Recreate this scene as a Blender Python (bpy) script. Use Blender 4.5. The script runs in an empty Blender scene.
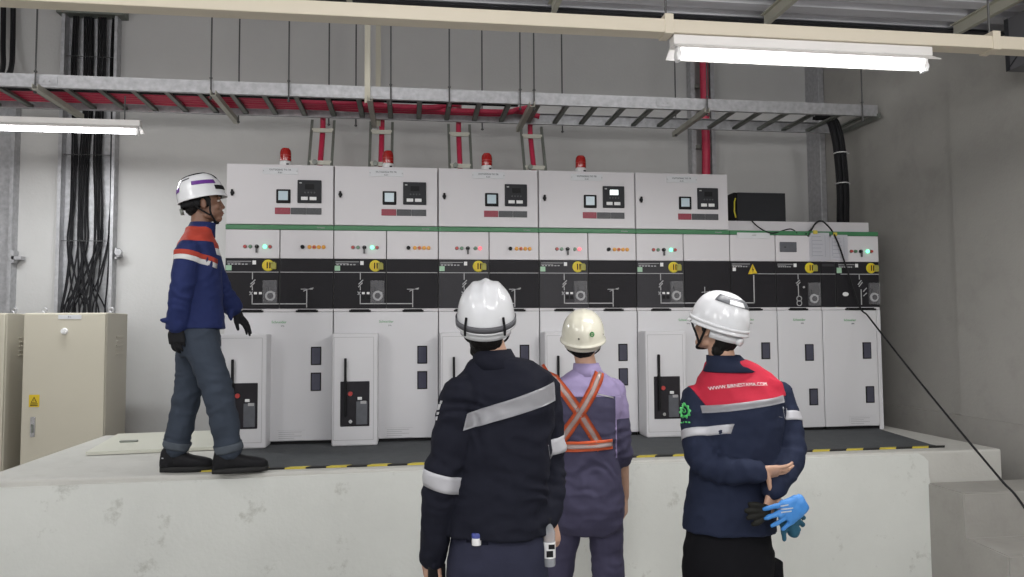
import bpy, bmesh, math, random
from mathutils import Vector, Matrix, noise
random.seed(7)
C = bpy.context.scene.collection
PI = math.pi

# ---------------------------------------------------------------- camera
CAM = Vector((1.29496, -5.45876, 0.80638)); YAW, PITCH, ROLL, FPX = 0.136682, 0.0548764, -0.00692539, 742.249
def cam_axes():
    cy, sy = math.cos(YAW), math.sin(YAW)
    f = Vector((sy*math.cos(PITCH), cy*math.cos(PITCH), math.sin(PITCH)))
    r = Vector((cy, -sy, 0)); u = r.cross(f)
    return r*math.cos(ROLL)+u*math.sin(ROLL), -r*math.sin(ROLL)+u*math.cos(ROLL), f
CR, CU, CF = cam_axes()
def at(u, v, Y):
    """world point at depth Y that a pixel of the photograph looks at"""
    d = CF*FPX + CR*(u-512) - CU*(v-288.5)
    return CAM + d*((Y-CAM.y)/d.y)

cam = bpy.data.cameras.new('camera'); co = bpy.data.objects.new('camera', cam); C.objects.link(co)
m = Matrix.Identity(4)
for i in range(3):
    m[i][0], m[i][1], m[i][2], m[i][3] = CR[i], CU[i], -CF[i], CAM[i]
co.matrix_world = m
cam.sensor_width = 36; cam.sensor_fit = 'HORIZONTAL'; cam.lens = FPX*36/1024; cam.clip_start = 0.05
bpy.context.scene.camera = co

# ---------------------------------------------------------------- materials
def mat(name, col, rough=0.5, *a, spec=None, **k):
    M = mat0(name, col, rough, *a, **k)
    if spec is None: spec = .12 if max(col) < .06 else (.25 if rough >= .65 else .5)
    M.node_tree.nodes['Principled BSDF'].inputs['Specular IOR Level'].default_value = spec
    return M
def mat0(name, col, rough=0.5, metal=0.0, var=0.06, scale=6.0, bump=0.0, bscale=60.0, emit=None, estr=0, alpha=1.0, trans=0.0, coat=0, stretch=None):
    M = bpy.data.materials.new(name); M.use_nodes = True
    nt = M.node_tree; N = nt.nodes; L = nt.links
    b = N['Principled BSDF']
    b.inputs['Roughness'].default_value = rough; b.inputs['Metallic'].default_value = metal
    b.inputs['Alpha'].default_value = alpha; b.inputs['Transmission Weight'].default_value = trans
    b.inputs['Coat Weight'].default_value = coat
    tc = N.new('ShaderNodeTexCoord'); src = tc.outputs['Object']
    if stretch:
        mp = N.new('ShaderNodeMapping'); mp.inputs['Scale'].default_value = stretch
        L.new(src, mp.inputs['Vector']); src = mp.outputs['Vector']
    nz = N.new('ShaderNodeTexNoise'); nz.inputs['Scale'].default_value = scale; nz.inputs['Detail'].default_value = 5
    L.new(src, nz.inputs['Vector'])
    mx = N.new('ShaderNodeMix'); mx.data_type = 'RGBA'
    mx.inputs[6].default_value = (*[max(0, c*(1-var)) for c in col], 1)
    mx.inputs[7].default_value = (*[min(1, c*(1+var)) for c in col], 1)
    L.new(nz.outputs['Fac'], mx.inputs[0]); L.new(mx.outputs[2], b.inputs['Base Color'])
    if bump:
        n2 = N.new('ShaderNodeTexNoise'); n2.inputs['Scale'].default_value = bscale; n2.inputs['Detail'].default_value = 4
        L.new(src, n2.inputs['Vector'])
        bp = N.new('ShaderNodeBump'); bp.inputs['Strength'].default_value = bump; bp.inputs['Distance'].default_value = 0.01
        L.new(n2.outputs['Fac'], bp.inputs['Height']); L.new(bp.outputs['Normal'], b.inputs['Normal'])
    if emit:
        b.inputs['Emission Color'].default_value = (*emit, 1); b.inputs['Emission Strength'].default_value = estr
    return M

def stained(name, col, stain, rough, s1=1.3, s2=9.0, lo=0.52, hi=0.72, amount=0.8, bump=0.25):
    """painted or bare plaster with irregular stains of their own"""
    M = bpy.data.materials.new(name); M.use_nodes = True
    nt = M.node_tree; N = nt.nodes; L = nt.links; b = N['Principled BSDF']; b.inputs['Roughness'].default_value = rough
    tc = N.new('ShaderNodeTexCoord')
    n1 = N.new('ShaderNodeTexNoise'); n1.inputs['Scale'].default_value = s1; n1.inputs['Detail'].default_value = 8; n1.inputs['Roughness'].default_value = .65
    n2 = N.new('ShaderNodeTexNoise'); n2.inputs['Scale'].default_value = s2; n2.inputs['Detail'].default_value = 8; n2.inputs['Roughness'].default_value = .7
    n3 = N.new('ShaderNodeTexNoise'); n3.inputs['Scale'].default_value = 45; n3.inputs['Detail'].default_value = 4
    for n in (n1, n2, n3): L.new(tc.outputs['Object'], n.inputs['Vector'])
    r1 = N.new('ShaderNodeMapRange'); r1.inputs[1].default_value = .35; r1.inputs[2].default_value = .68
    L.new(n1.outputs['Fac'], r1.inputs[0])
    r2 = N.new('ShaderNodeMapRange'); r2.inputs[1].default_value = lo; r2.inputs[2].default_value = hi; r2.inputs[4].default_value = amount
    L.new(n2.outputs['Fac'], r2.inputs[0])
    a = N.new('ShaderNodeMix'); a.data_type = 'RGBA'
    a.inputs[6].default_value = (*[c*.93 for c in col], 1); a.inputs[7].default_value = (*[min(1, c*1.05) for c in col], 1)
    L.new(r1.outputs[0], a.inputs[0])
    q = N.new('ShaderNodeMix'); q.data_type = 'RGBA'; q.inputs[7].default_value = (*stain, 1)
    L.new(r2.outputs[0], q.inputs[0]); L.new(a.outputs[2], q.inputs[6]); L.new(q.outputs[2], b.inputs['Base Color'])
    bp = N.new('ShaderNodeBump'); bp.inputs['Strength'].default_value = bump; bp.inputs['Distance'].default_value = .006
    L.new(n3.outputs['Fac'], bp.inputs['Height']); L.new(bp.outputs['Normal'], b.inputs['Normal'])
    return M

W_ = dict(
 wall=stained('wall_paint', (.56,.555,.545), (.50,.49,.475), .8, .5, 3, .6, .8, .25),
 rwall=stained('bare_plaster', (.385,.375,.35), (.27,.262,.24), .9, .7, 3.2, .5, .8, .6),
 concrete=stained('concrete', (.56,.555,.52), (.44,.43,.395), .85, 1.6, 7, .5, .75, .5),
 stairc=stained('stair_concrete', (.36,.35,.325), (.27,.26,.24), .9, 1.6, 5, .5, .75, .5),
 plat=stained('white_painted_concrete', (.66,.675,.64), (.33,.33,.29), .75, .9, 5.5, .60, .74, .75),
 floor=stained('floor_concrete', (.42,.41,.39), (.33,.32,.3), .7),
 deck=mat('zinc_deck', (.64,.64,.68), .5, .15, .35, 3, stretch=(.6,6,6)),
 steel=mat('painted_steel', (.46,.45,.38), .6, .2, .08),
 galv=mat('galvanised_steel', (.44,.44,.455), .45, .45, .4, 26),
 galvdark=mat('weathered_galvanised_steel', (.22,.235,.21), .5, .5, .3, 25),
 strut=mat('strut_channel_steel', (.46,.45,.39), .5, .4, .15, 20),
 rod=mat('threaded_rod_steel', (.10,.10,.10), .5, .6),
 cream=mat('cream_trunking', (.62,.56,.45), .45, 0, .03),
 hanger=mat('hanger_channel', (.55,.52,.42), .45, 0, .06),
 white=mat('cubicle_white', (.65,.632,.65), .42, 0, .025, 2.5),
 door=mat('door_white', (.665,.662,.68), .40, 0, .025, 2.5),
 edge=mat('panel_gap', (.08,.08,.08), .8),
 green=mat('green_trim', (.05,.20,.085), .45, 0, .08),
 black=mat('mimic_black', (.022,.021,.024), .5, 0, .15, 4, .1, 40),
 grey_mimic=mat('mimic_charcoal', (.05,.049,.054), .5, 0, .15, 4, .1, 40),
 blk=mat('black_plastic', (.015,.015,.016), .45, 0, .1),
 rubberblk=mat('black_cable_sheath', (.02,.02,.022), .42, 0, .2, 40),
 line=mat('mimic_line_grey', (.42,.42,.43), .5),
 wht=mat('white_plastic', (.8,.8,.8), .4),
 plate=mat('label_plate', (.64,.65,.67), .4, 0, .02),
 ink=mat('label_ink', (.12,.13,.15), .6),
 logo=mat('logo_green', (.10,.36,.13), .5),
 red=mat('push_red', (.45,.05,.045), .35),
 dkred=mat('annunciator_red', (.30,.035,.06), .45, 0, .25, 80),
 dkgrey=mat('annunciator_grey', (.06,.062,.068), .45, 0, .3, 80),
 grn=mat('push_green', (.10,.22,.13), .35),
 grnlit=mat('lit_green', (.1,.7,.35), .3, emit=(.18,1,.5), estr=2.2),
 redlit=mat('lit_red', (.8,.1,.12), .3, emit=(1,.16,.2), estr=1.0),
 orange=mat('orange_button', (.74,.33,.02), .35),
 yellow=mat('yellow_disc', (.72,.62,.03), .4, 0, .1, 30),
 ltgreen=mat('pale_green_sticker', (.38,.60,.42), .5),
 screen=mat('meter_screen', (.45,.55,.6), .25, emit=(.5,.62,.7), estr=.08),
 lit=mat('lit_screen', (.9,.95,.95), .25, emit=(.9,1,1), estr=1.3),
 clear=mat('clear_cover', (.6,.6,.62), .12, 0, .1, 12, alpha=.16),
 beaconred=mat('beacon_red', (.36,.010,.008), .12, 0, .25, 40, coat=.5),
 redcable=mat('red_cable', (.55,.035,.085), .4, 0, .15, 30),
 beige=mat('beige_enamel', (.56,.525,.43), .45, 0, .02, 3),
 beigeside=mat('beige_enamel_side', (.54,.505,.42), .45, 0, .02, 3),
 chrome=mat('chrome', (.55,.55,.56), .25, .9),
 tube=mat('tube_glow', (1,1,1), .3, emit=(.97,.97,1), estr=14),
 fixture=mat('fixture_white', (.72,.70,.68), .4),
 mat=mat('grey_rubber_mat', (.085,.092,.097), .75, 0, .2, 14, .4, 60),
 tapey=mat('tape_yellow', (.58,.47,.06), .55, 0, .12, 30),
 tapek=mat('tape_black', (.03,.03,.03), .55),
 board=mat('cream_board', (.60,.60,.52), .55, 0, .04),
 paper=mat('paper', (.74,.74,.78), .7, 0, .02),
 darkmetal=mat('dark_enamel', (.035,.036,.04), .45, 0, .1),
 ductm=mat('dark_duct', (.13,.13,.14), .5, .3, .1),
 glass=mat('viewing_glass', (.07,.07,.10), .12, 0, .25, 10),
 warn=mat('warning_yellow', (.70,.50,.02), .5),
)

# ---------------------------------------------------------------- mesh helpers
class MB:
    def __init__(s): s.bm = bmesh.new()
    def box(s, x0, x1, y0, y1, z0, z1, bev=0, M=None):
        r = bmesh.ops.create_cube(s.bm, size=1)
        vs = r['verts']
        bmesh.ops.scale(s.bm, vec=(x1-x0, y1-y0, z1-z0), verts=vs)
        bmesh.ops.translate(s.bm, vec=((x0+x1)/2, (y0+y1)/2, (z0+z1)/2), verts=vs)
        if M: bmesh.ops.transform(s.bm, matrix=M, verts=vs)
        if bev:
            es = list({e for v in vs for e in v.link_edges})
            bmesh.ops.bevel(s.bm, geom=es, offset=bev, segments=2, affect='EDGES', profile=.5)
        return s
    def cyl(s, p0, p1, r0, r1=None, seg=16, caps=True):
        p0, p1 = Vector(p0), Vector(p1); r1 = r0 if r1 is None else r1
        d = (p1-p0); z = d.normalized(); x = z.orthogonal().normalized(); y = z.cross(x)
        a = [s.bm.verts.new(p0+(x*math.cos(2*PI*i/seg)+y*math.sin(2*PI*i/seg))*r0) for i in range(seg)]
        b = [s.bm.verts.new(p1+(x*math.cos(2*PI*i/seg)+y*math.sin(2*PI*i/seg))*r1) for i in range(seg)]
        for i in range(seg): s.bm.faces.new((a[i], a[(i+1)%seg], b[(i+1)%seg], b[i]))
        if caps: s.bm.faces.new(a[::-1]); s.bm.faces.new(b)
        return s
    def tube(s, pts, r, seg=8):
        pts = [Vector(p) for p in pts]; n = len(pts)
        rs = r if isinstance(r, (list, tuple)) else [r]*n
        t = (pts[1]-pts[0]).normalized(); x = t.orthogonal().normalized(); rings = []
        for i in range(n):
            t = (pts[min(i+1, n-1)]-pts[max(i-1, 0)]).normalized()
            x = (x-t*x.dot(t)).normalized(); y = t.cross(x)
            rings.append([s.bm.verts.new(pts[i]+(x*math.cos(2*PI*k/seg)+y*math.sin(2*PI*k/seg))*rs[i]) for k in range(seg)])
        for a, b in zip(rings, rings[1:]):
            for k in range(seg): s.bm.faces.new((a[k], a[(k+1)%seg], b[(k+1)%seg], b[k]))
        s.bm.faces.new(rings[0][::-1]); s.bm.faces.new(rings[-1])
        return s
    def lathe(s, prof, c=(0,0,0), seg=24):
        c = Vector(c); rings = []
        for r, z in prof:
            rings.append([s.bm.verts.new(c+Vector((max(r,1e-4)*math.cos(2*PI*k/seg), max(r,1e-4)*math.sin(2*PI*k/seg), z))) for k in range(seg)])
        for a, b in zip(rings, rings[1:]):
            for k in range(seg): s.bm.faces.new((a[k], a[(k+1)%seg], b[(k+1)%seg], b[k]))
        s.bm.faces.new(rings[0][::-1]); s.bm.faces.new(rings[-1])
        return s
    def prism(s, pts, d):
        """polygon pts (3D) extruded along d"""
        d = Vector(d); a = [s.bm.verts.new(Vector(p)) for p in pts]; b = [s.bm.verts.new(Vector(p)+d) for p in pts]; n = len(pts)
        s.bm.faces.new(a); s.bm.faces.new(b[::-1])
        for i in range(n): s.bm.faces.new((a[i], b[i], b[(i+1)%n], a[(i+1)%n]))
        return s
    def build(s, name, m, parent=None, smooth=False, kind=None):
        bmesh.ops.recalc_face_normals(s.bm, faces=s.bm.faces)
        me = bpy.data.meshes.new(name); s.bm.to_mesh(me); s.bm.free()
        me.materials.append(W_[m] if isinstance(m, str) else m)
        if smooth:
            for p in me.polygons: p.use_smooth = True
            me.set_sharp_from_angle(angle=math.radians(40))
        o = bpy.data.objects.new(name, me); C.objects.link(o)
        if parent: o.parent = parent
        if kind: o['kind'] = kind
        return o
def box(x0, x1, y0, y1, z0, z1, bev=0): return MB().box(x0, x1, y0, y1, z0, z1, bev)
def tag(o, label, cat, group=None):
    o['label'] = label; o['category'] = cat
    if group: o['group'] = group
    return o
def thing(name, label, cat, loc=(0,0,0), rz=0, group=None):
    o = bpy.data.objects.new(name, None); C.objects.link(o); o.location = loc; o.rotation_euler = (0,0,rz)
    o.empty_display_size = .1
    return tag(o, label, cat, group)
def struct(o): o['kind'] = 'structure'; return o
def dup(o, parent=None, loc=None, label=None):
    c = o.copy(); C.objects.link(c)
    if parent: c.parent = parent
    if loc: c.location = loc
    if label: c['label'] = label
    for ch in list(o.children): dup(ch, c)
    return c
def text(name, body, size, loc, m, parent=None, rot=(PI/2,0,0), depth=.001, align='CENTER', M=None):
    cu = bpy.data.curves.new(name, 'FONT'); cu.body = body; cu.size = size; cu.extrude = depth
    cu.align_x = align; cu.align_y = 'CENTER'; cu.resolution_u = 2
    t = bpy.data.objects.new('tmp', cu); C.objects.link(t)
    dg = bpy.context.evaluated_depsgraph_get()
    me = bpy.data.meshes.new_from_object(t.evaluated_get(dg))
    bpy.data.objects.remove(t); bpy.data.curves.remove(cu)
    me.materials.clear(); me.materials.append(W_[m] if isinstance(m, str) else m); me.name = name
    o = bpy.data.objects.new(name, me); C.objects.link(o)
    if M is not None: o.matrix_local = M
    else: o.location = loc; o.rotation_euler = rot
    if parent: o.parent = parent
    return o
ORD = ['first','second','third','fourth','fifth','sixth','seventh','eighth','ninth','tenth','eleventh','twelfth','thirteenth','fourteenth','fifteenth','sixteenth','seventeenth','eighteenth']

# ---------------------------------------------------------------- room shell
FZ = -.80; CZ = 3.97; BY = 1.68; RX = 5.42; LX = -4.2; FY = -9.5
struct(box(LX, RX+.25, FY, BY+.25, FZ-.1, FZ).build('floor', 'floor'))
struct(box(LX, RX+.25, BY, BY+.25, FZ, CZ+.3).build('wall_back', 'wall'))
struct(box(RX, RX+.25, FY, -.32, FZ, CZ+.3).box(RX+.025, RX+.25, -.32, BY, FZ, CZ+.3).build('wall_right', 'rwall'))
struct(box(LX-.25, LX, FY, BY+.25, FZ, CZ+.3).build('wall_left', 'wall'))
# rough plaster dado along the right wall
struct(box(RX-.012, RX+.03, FY, BY, FZ, .135).build('baseboard_right', 'stairc'))
# high slab above the switchgear; in front of it the low corrugated zinc deck of a gallery
struct(box(LX, RX, FY, BY, CZ, CZ+.2).build('ceiling_upper', 'wall'))
DZ, DY = 2.875, -.86
mb = MB(); y = FY; prof = []
while y < DY-.02:
    prof += [(y, DZ), (y+.10, DZ), (y+.118, DZ+.05), (y+.178, DZ+.05), (y+.196, DZ)]
    y += .196
prof = [(a, b) for a, b in prof if a < DY] + [(DY, DZ)]
mb.prism([(LX, a, b) for a, b in prof] + [(LX, DY, DZ+.14), (LX, FY, DZ+.14)], (RX-LX, 0, 0))
struct(mb.build('ceiling', 'deck'))
struct(box(LX, RX, DY+.002, DY+.03, DZ-.03, DZ+.16).box(LX, RX, DY-.05, DY+.03, DZ-.035, DZ-.03).build('trim_1', 'darkmetal'))
for k, x in enumerate((-3.2, -1.8, -.45, .93, 2.19, 3.62, 5.0)):
    mb = MB(); mb.box(x-.017, x+.017, FY, DY-.06, DZ-.08, DZ-.073).box(x-.004, x+.004, FY, DY-.06, DZ-.073, DZ-.008).box(x-.028, x+.028, FY, DY-.06, DZ-.008, DZ)
    struct(mb.build('trim_%d' % (k+2), 'steel'))

# plinth the switchgear stands on
PX0, PX1, PY0, PY1 = -1.075, 5.14, -1.03, .78
mb = MB(); mb.box(PX0, PX1, PY0+.012, PY1, FZ, 0, .012)
pl = struct(mb.build('platform', 'concrete'))
mb = MB()     # white painted front with a ragged right end
pp = [(PX0, FZ), (4.66, FZ)]
for k in range(9): pp.append((4.655-.05*k/8-.006*(k % 2), FZ+.05+.69*k/8))
pp += [(4.575, -.03), (4.54, -.012)] + [(3.6-.5*k, -.014-.004*(k % 2)-(.010 if k > 5 else 0)-(.008 if k > 7 else 0)) for k in range(9)] + [(PX0, -.036)]
mb.prism([(x, PY0, z) for x, z in pp], (0, .0125, 0)); mb.build('painted_front', 'plat', pl, kind='structure')
# stairs at the right
mb = MB(); mb.prism([(4.60, -1.02, FZ), (4.60, -1.02, -.2), (4.60, -1.335, -.2), (4.60, -1.335, -.475), (4.60, -1.66, -.475), (4.60, -1.66, FZ)], (RX-4.62, 0, 0))
bmesh.ops.bevel(mb.bm, geom=list(mb.bm.edges), offset=.008, segments=2, affect='EDGES')
struct(mb.build('stairs', 'stairc'))

# rubber mat and hazard tape
mb = MB()
mp = [(.10, -.93), (4.80, -.885), (4.80, -.80), (4.95, .02), (.2, .02), (.10, -.3)]
mb.prism([(x, y, .001) for x, y in mp], (0,0,.006))
tag(mb.build('rubber_mat', 'mat'), 'dark grey rubber mat on the platform in front of the switchgear', 'mat')
t = thing('hazard_tape', 'yellow and black hazard tape along the platform front edge', 'tape', (.1,-.95,.001))
L = 4.72; n = 40; w = .036; sk = .03
for i in range(n):
    x0 = L*i/n; x1 = L*(i+1)/n; y0 = .045*x0/L; y1 = .045*x1/L
    MB().prism([(x0, y0, 0), (x1, y1, 0), (x1+sk, y1+w, 0), (x0+sk, y0+w, 0)], (0,0,.009)).build('yellow_stripe' if i % 2 == 0 else 'black_stripe', 'tapey' if i % 2 == 0 else 'tapek', t)
# cover board lying on the platform
b0, b1, b2, b3 = Vector((-.80,-.235,.004)), Vector((-.02,-.15,.004)), Vector((-.10,.74,.004)), Vector((-.93,.66,.004))
t = thing('cover_board', 'cream cover board lying flat on the platform left of the switchgear', 'board', b0)
MB().prism([p-b0 for p in (b0,b1,b2,b3)], (0,0,.022)).build('panel', 'board', t)
MB().box(.10,.22,.385,.415,.022,.036,.006, Matrix.Rotation(.1,4,'Z')).build('handle', 'galvdark', t)

# ---------------------------------------------------------------- switchgear cubicles
def mimic_box(parent, x0, x1, z0, z1, m='black'):
    return box(x0+.004, x1-.004, -.012, .01, z0, z1, .003).build('mimic_panel', m, parent)
def disc(x, z, r, m, name, parent, y=-.014, h=.012, seg=16):
    mb = MB(); mb.cyl((x, y, z), (x, y-h, z), r, r*.9, seg); return mb.build(name, m, parent, True)
def bar(mb, x0, z0, x1, z1, w=.006, y=-.016):
    mb.box(min(x0,x1)-w/2, max(x0,x1)+w/2, y, y+.006, min(z0,z1)-w/2, max(z0,z1)+w/2)
def stick(mb, x0, z0, x1, z1, w=.006, y=-.016):
    d = Vector((x1-x0, 0, z1-z0)); n = Vector((-d.z, 0, d.x)).normalized()*w/2
    a, b = Vector((x0, y, z0)), Vector((x1, y, z1)); mb.prism([a-n, b-n, b+n, a+n], (0, .006, 0))
def door(parent, x0, x1, z0, z1, name='door', windows=(), logo=None, plate=None, y=-.018):
    d = box(x0+.003, x1-.003, y, .02, z0, z1, .006).build(name, 'door', parent)
    for (a, b) in windows:
        w = box(a, a+.072, y-.006, y+.004, b, b+.130, .003).build('window_frame', 'blk', d)
        box(a+.008, a+.064, y-.0075, y-.004, b+.008, b+.122).build('window_pane', 'glass', w)
    if logo:
        text('logo', 'Schneider', .026, (logo[0], y-.001, logo[1]), 'logo', d)
        text('model_text', 'SM6', .014, (logo[0]+.025, y-.001, logo[1]-.028), 'ink', d)
    if plate:
        q = box(plate[0], plate[0]+.197, y-.002, y+.001, .036, .106).build('notice_plate', 'door', d)
        mb = MB()
        for k in range(4): mb.box(plate[0]+.012, plate[0]+(.17 if k % 2 else .12), y-.0035, y-.001, .05+.014*k, .0535+.014*k)
        for e in (0, 1): mb.box(plate[0], plate[0]+.197, y-.0035, y-.001, .036+.07*e, .0372+.07*e)
        mb.build('small_print', 'line', q)
    return d
def top_panel(parent, x0, x1, z0=1.322, z1=1.527):
    return box(x0+.003, x1-.003, -.015, .02, z0, z1, .004).build('control_panel', 'white', parent)
def green_strip(parent, x0, x1):
    return box(x0+.001, x1-.001, -.017, .02, 1.529, 1.562, .003).build('green_strip', 'green', parent)
def buttons5(cp, x, lit):
    """red, green, key switch, lamp, lamp"""
    cols = ['red','grn', None, 'grnlit' if lit == 'g' else 'grn', 'redlit' if lit == 'r' else 'red']
    for xx, c in zip((.136,.172,.217,.273,.307), cols):
        if c:
            b = disc(x+xx, 1.405, .0145, 'galvdark', 'button_ring', cp, -.015, .006)
            disc(x+xx, 1.405, .0115 if 'lit' not in c else .0145, c, 'indicator_lamp' if xx > .25 else 'push_button', b, -.02, .010)
    k = disc(x+.217, 1.405, .015, 'blk', 'key_switch', cp, -.015, .012)
    MB().box(x+.2125, x+.2215, -.034, -.024, 1.405, 1.418).box(x+.211, x+.223, -.036, -.024, 1.36, 1.395, .002).build('key', 'rod', k)
def buttons_orange(cp, x):
    disc(x+.158, 1.405, .0145, 'blk', 'selector_knob', cp, -.015, .02)
    for i, (xx, c) in enumerate(zip((.205,.238,.271,.304), ('orange','red','orange','orange'))):
        b = disc(x+xx, 1.405, .0150, 'orange', 'button_ring', cp, -.015, .006)
        disc(x+xx, 1.405, .0100, c, 'push_button', b, -.02, .010)
def mimic_label(mp, x, w=.17, square=True):
    mb = MB(); mb.box(x+.012, x+.012+w, -.0145, -.011, 1.275, 1.307); o = mb.build('label_strip', 'grey_mimic', mp)
    mb = MB(); mb.box(x+.014, x+.010+w, -.016, -.014, 1.298, 1.302); mb.box(x+.014, x+.012+w*.55, -.016, -.014, 1.287, 1.290)
    for k in range(6): mb.box(x+.02+w*.14*k, x+.02+w*.14*k+w*.09, -.016, -.014, 1.276, 1.284)
    mb.build('label_print', 'line', o)
    if square: box(x+.018+w, x+.042+w, -.0155, -.011, 1.278, 1.306).build('square_label', 'wht', mp)
def lock_disc(mp, x, z=1.272):
    d = disc(x, z, .042, 'yellow', 'lock_disc', mp, -.012, .006, 24)
    MB().lathe([(.028,0),(.033,0),(.033,.004),(.028,.004)], seg=24).build('disc_ring','warn',d).matrix_local = Matrix.Translation((x,-.0185,z)) @ Matrix.Rotation(PI/2,4,'X')
    MB().box(x-.008, x, -.026, -.016, z-.022, z+.022, .002).box(x+.010, x+.018, -.026, -.016, z-.022, z+.022, .002).build('lock_slot', 'blk', d)
    MB().box(x+.022, x+.058, -.03, -.012, z-.028, z+.018, .004).box(x+.016,x+.05,-.034,-.02,z+.012,z+.024,.003).build('padlock_hasp', mat_hasp, d)
mat_hasp = mat('olive_hasp', (.34,.32,.06), .5)
def mech_cover(mp, x, z0=1.0, z1=1.165, w=.098):
    b = MB(); b.box(x, x+w, -.013, -.010, z0, z1); b = b.build('mechanism_plate', 'grey_mimic', mp)
    d = disc(x+w*.52, z0+.055, .037, 'line', 'dial', b, -.013, .008, 24)
    disc(x+w*.52, z0+.055, .022, 'grey_mimic', 'dial_hub', d, -.021, .004, 20)
    mb = MB(); mb.box(x+w*.25, x+w*.36, -.024, -.012, z0+.092, z0+.125, .003); mb.build('toggle', 'blk', b)
    mb = MB(); mb.box(x+w*.62, x+w*.86, -.022, -.012, z0+.062, z0+.082, .002); mb.build('tab', 'line', b)
    box(x, x+w, -.034, -.0125, z0, z1, .004).build('clear_cover', 'clear', b)
def breaker_lines(mp, x, left_to=0.0, full_h=True):
    mb = MB()
    xv = x+.189
    if full_h: bar(mb, x+left_to, 1.224, x+.366, 1.224, .005)
    bar(mb, xv, 1.224, xv, 1.175, .006)
    stick(mb, xv-.014, 1.118, xv+.016, 1.15, .007); stick(mb, xv-.012, 1.138, xv+.020, 1.170, .007)
    bar(mb, xv, 1.12, xv, 1.098); stick(mb, xv-.018, 1.085, xv, 1.062, .007); stick(mb, xv-.018, 1.062, xv+.002, 1.085, .006)
    bar(mb, xv, 1.06, xv, .998); bar(mb, xv, .998, x+.37, .998, .007)
    o = mb.build('mimic_diagram', 'line', mp)
    for dx in (.022, .056): box(xv+dx-.010, xv+dx+.010, -.0185, -.012, 1.066, 1.082, .001).build('mimic_window', 'wht', mp)
    for dx in (.022, .056): box(xv+dx-.012, xv+dx+.012, -.0165, -.012, 1.030, 1.056, .001).build('mimic_indicator', 'blk', mp)
    return o
def outgoing_lines(mp, x, bottom_only=False):
    mb = MB()
    if not bottom_only: bar(mb, x+.006, 1.224, x+.368, 1.224, .005)
    if bottom_only:
        bar(mb, x+.006, .998, x+.375, .998, .007)
        bar(mb, x+.165, 1.075, x+.165, 1.12, .005); stick(mb, x+.14, 1.08, x+.21, 1.085, .005); stick(mb, x+.185,1.06,x+.205,1.09,.005)
    else:
        bar(mb, x+.006, .998, x+.189, .998, .007); bar(mb, x+.189, .975, x+.189, 1.095, .007)
        bar(mb, x+.150, 1.103, x+.228, 1.103, .005); stick(mb, x+.165, 1.088, x+.19, 1.1, .005); stick(mb, x+.19, 1.1, x+.235, 1.112, .006)
    return mb.build('mimic_diagram', 'line', mp)
def ledge(parent, x0, x1): return box(x0+.002, x1-.002, -.004, .02, .942, .966, .002).build('ledge', 'white', parent)
def pull_bar(parent, x): 
    return MB().box(x, x+.153, -.03, .0, .938, .952, .004).box(x+.012, x+.141, -.018, .0, .952, .958).build('pull_bar', 'blk', parent)
def breaker_unit(parent):
    """the proud withdrawable breaker housing in the lower left half"""
    h = box(.008, .322, -.175, .01, .008, .787, .012).build('breaker_housing', 'door', parent)
    mb = MB()
    mb.box(.022,.025,-.1765,-.17,.05,.758); mb.box(.291,.294,-.1765,-.17,.05,.758); mb.box(.022,.294,-.1765,-.17,.757,.760); mb.box(.022,.294,-.1765,-.17,.048,.051)
    mb.build('access_door_seam', 'line', h)
    w = box(.067,.266,-.181,-.172,.143,.453,.004).build('breaker_window', mat_bwin, h)
    MB().box(.094,.110,-.205,-.176,.212,.615,.005).box(.092,.112,-.2,-.176,.40,.46,.004).build('breaker_handle', 'blk', h)
    MB().box(.175,.252,-.186,-.178,.155,.315,.004).build('mechanism_block', mat_mech, w)
    disc(.135,.368,.017,'red','trip_button',w,-.180,.010)
    MB().box(.185,.215,-.190,-.178,.325,.345,.003).build('counter_window','wht',w)
    MB().box(.205,.245,-.189,-.178,.298,.318,.002).build('spring_flag','line',w)
    disc(.138,.178,.014,'chrome','charging_socket',w,-.180,.012)
    return h
mat_bwin = mat('breaker_fascia', (.03,.028,.032), .3, 0, .2, 20)
mat_mech = mat('mechanism_grey', (.10,.105,.12), .5, 0, .2, 30)

def cubicle750(loc, label, lit, blank_right=False, m='black', mr='black'):
    t = thing('switchgear_cubicle', label, 'switchgear', loc, 0, 'double switchgear cubicles of the row')
    box(.001, .749, .012, .84, .05, 1.562, .003).box(.02, .73, .05, .82, 0, .05).build('enclosure', 'white', t)
    box(.002, .748, -.002, .014, .03, 1.56).build('front_frame', 'edge', t)
    box(.01, .74, .0, .05, .0, .028).build('plinth', 'blk', t)
    green_strip(t, 0, .75)
    text('trim_text', 'Schneider', .014, (.66, -.018, 1.545), 'line', t)
    p1 = top_panel(t, 0, .375); p2 = top_panel(t, .375, .75)
    buttons5(p1, 0, lit)
    if not blank_right: buttons_orange(p2, .375)
    m1 = mimic_box(t, 0, .375, .964, 1.320, m); m2 = mimic_box(t, .375, .75, .964, 1.320, mr)
    mimic_label(m1, 0); box(.008,.046,-.0155,-.011,1.236,1.272).build('green_sticker','ltgreen',m1)
    lock_disc(m1, .295); breaker_lines(m1, 0, .008); mech_cover(m1, .262)
    outgoing_lines(m2, .375, blank_right)
    ledge(t, 0, .75); pull_bar(t, .112); pull_bar(t, .49)
    door(t, 0, .75, .03, .940, 'lower_door', [(.597,.562),(.597,.379)], (.375,.868), (.368,))
    breaker_unit(t)
    return t
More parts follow.
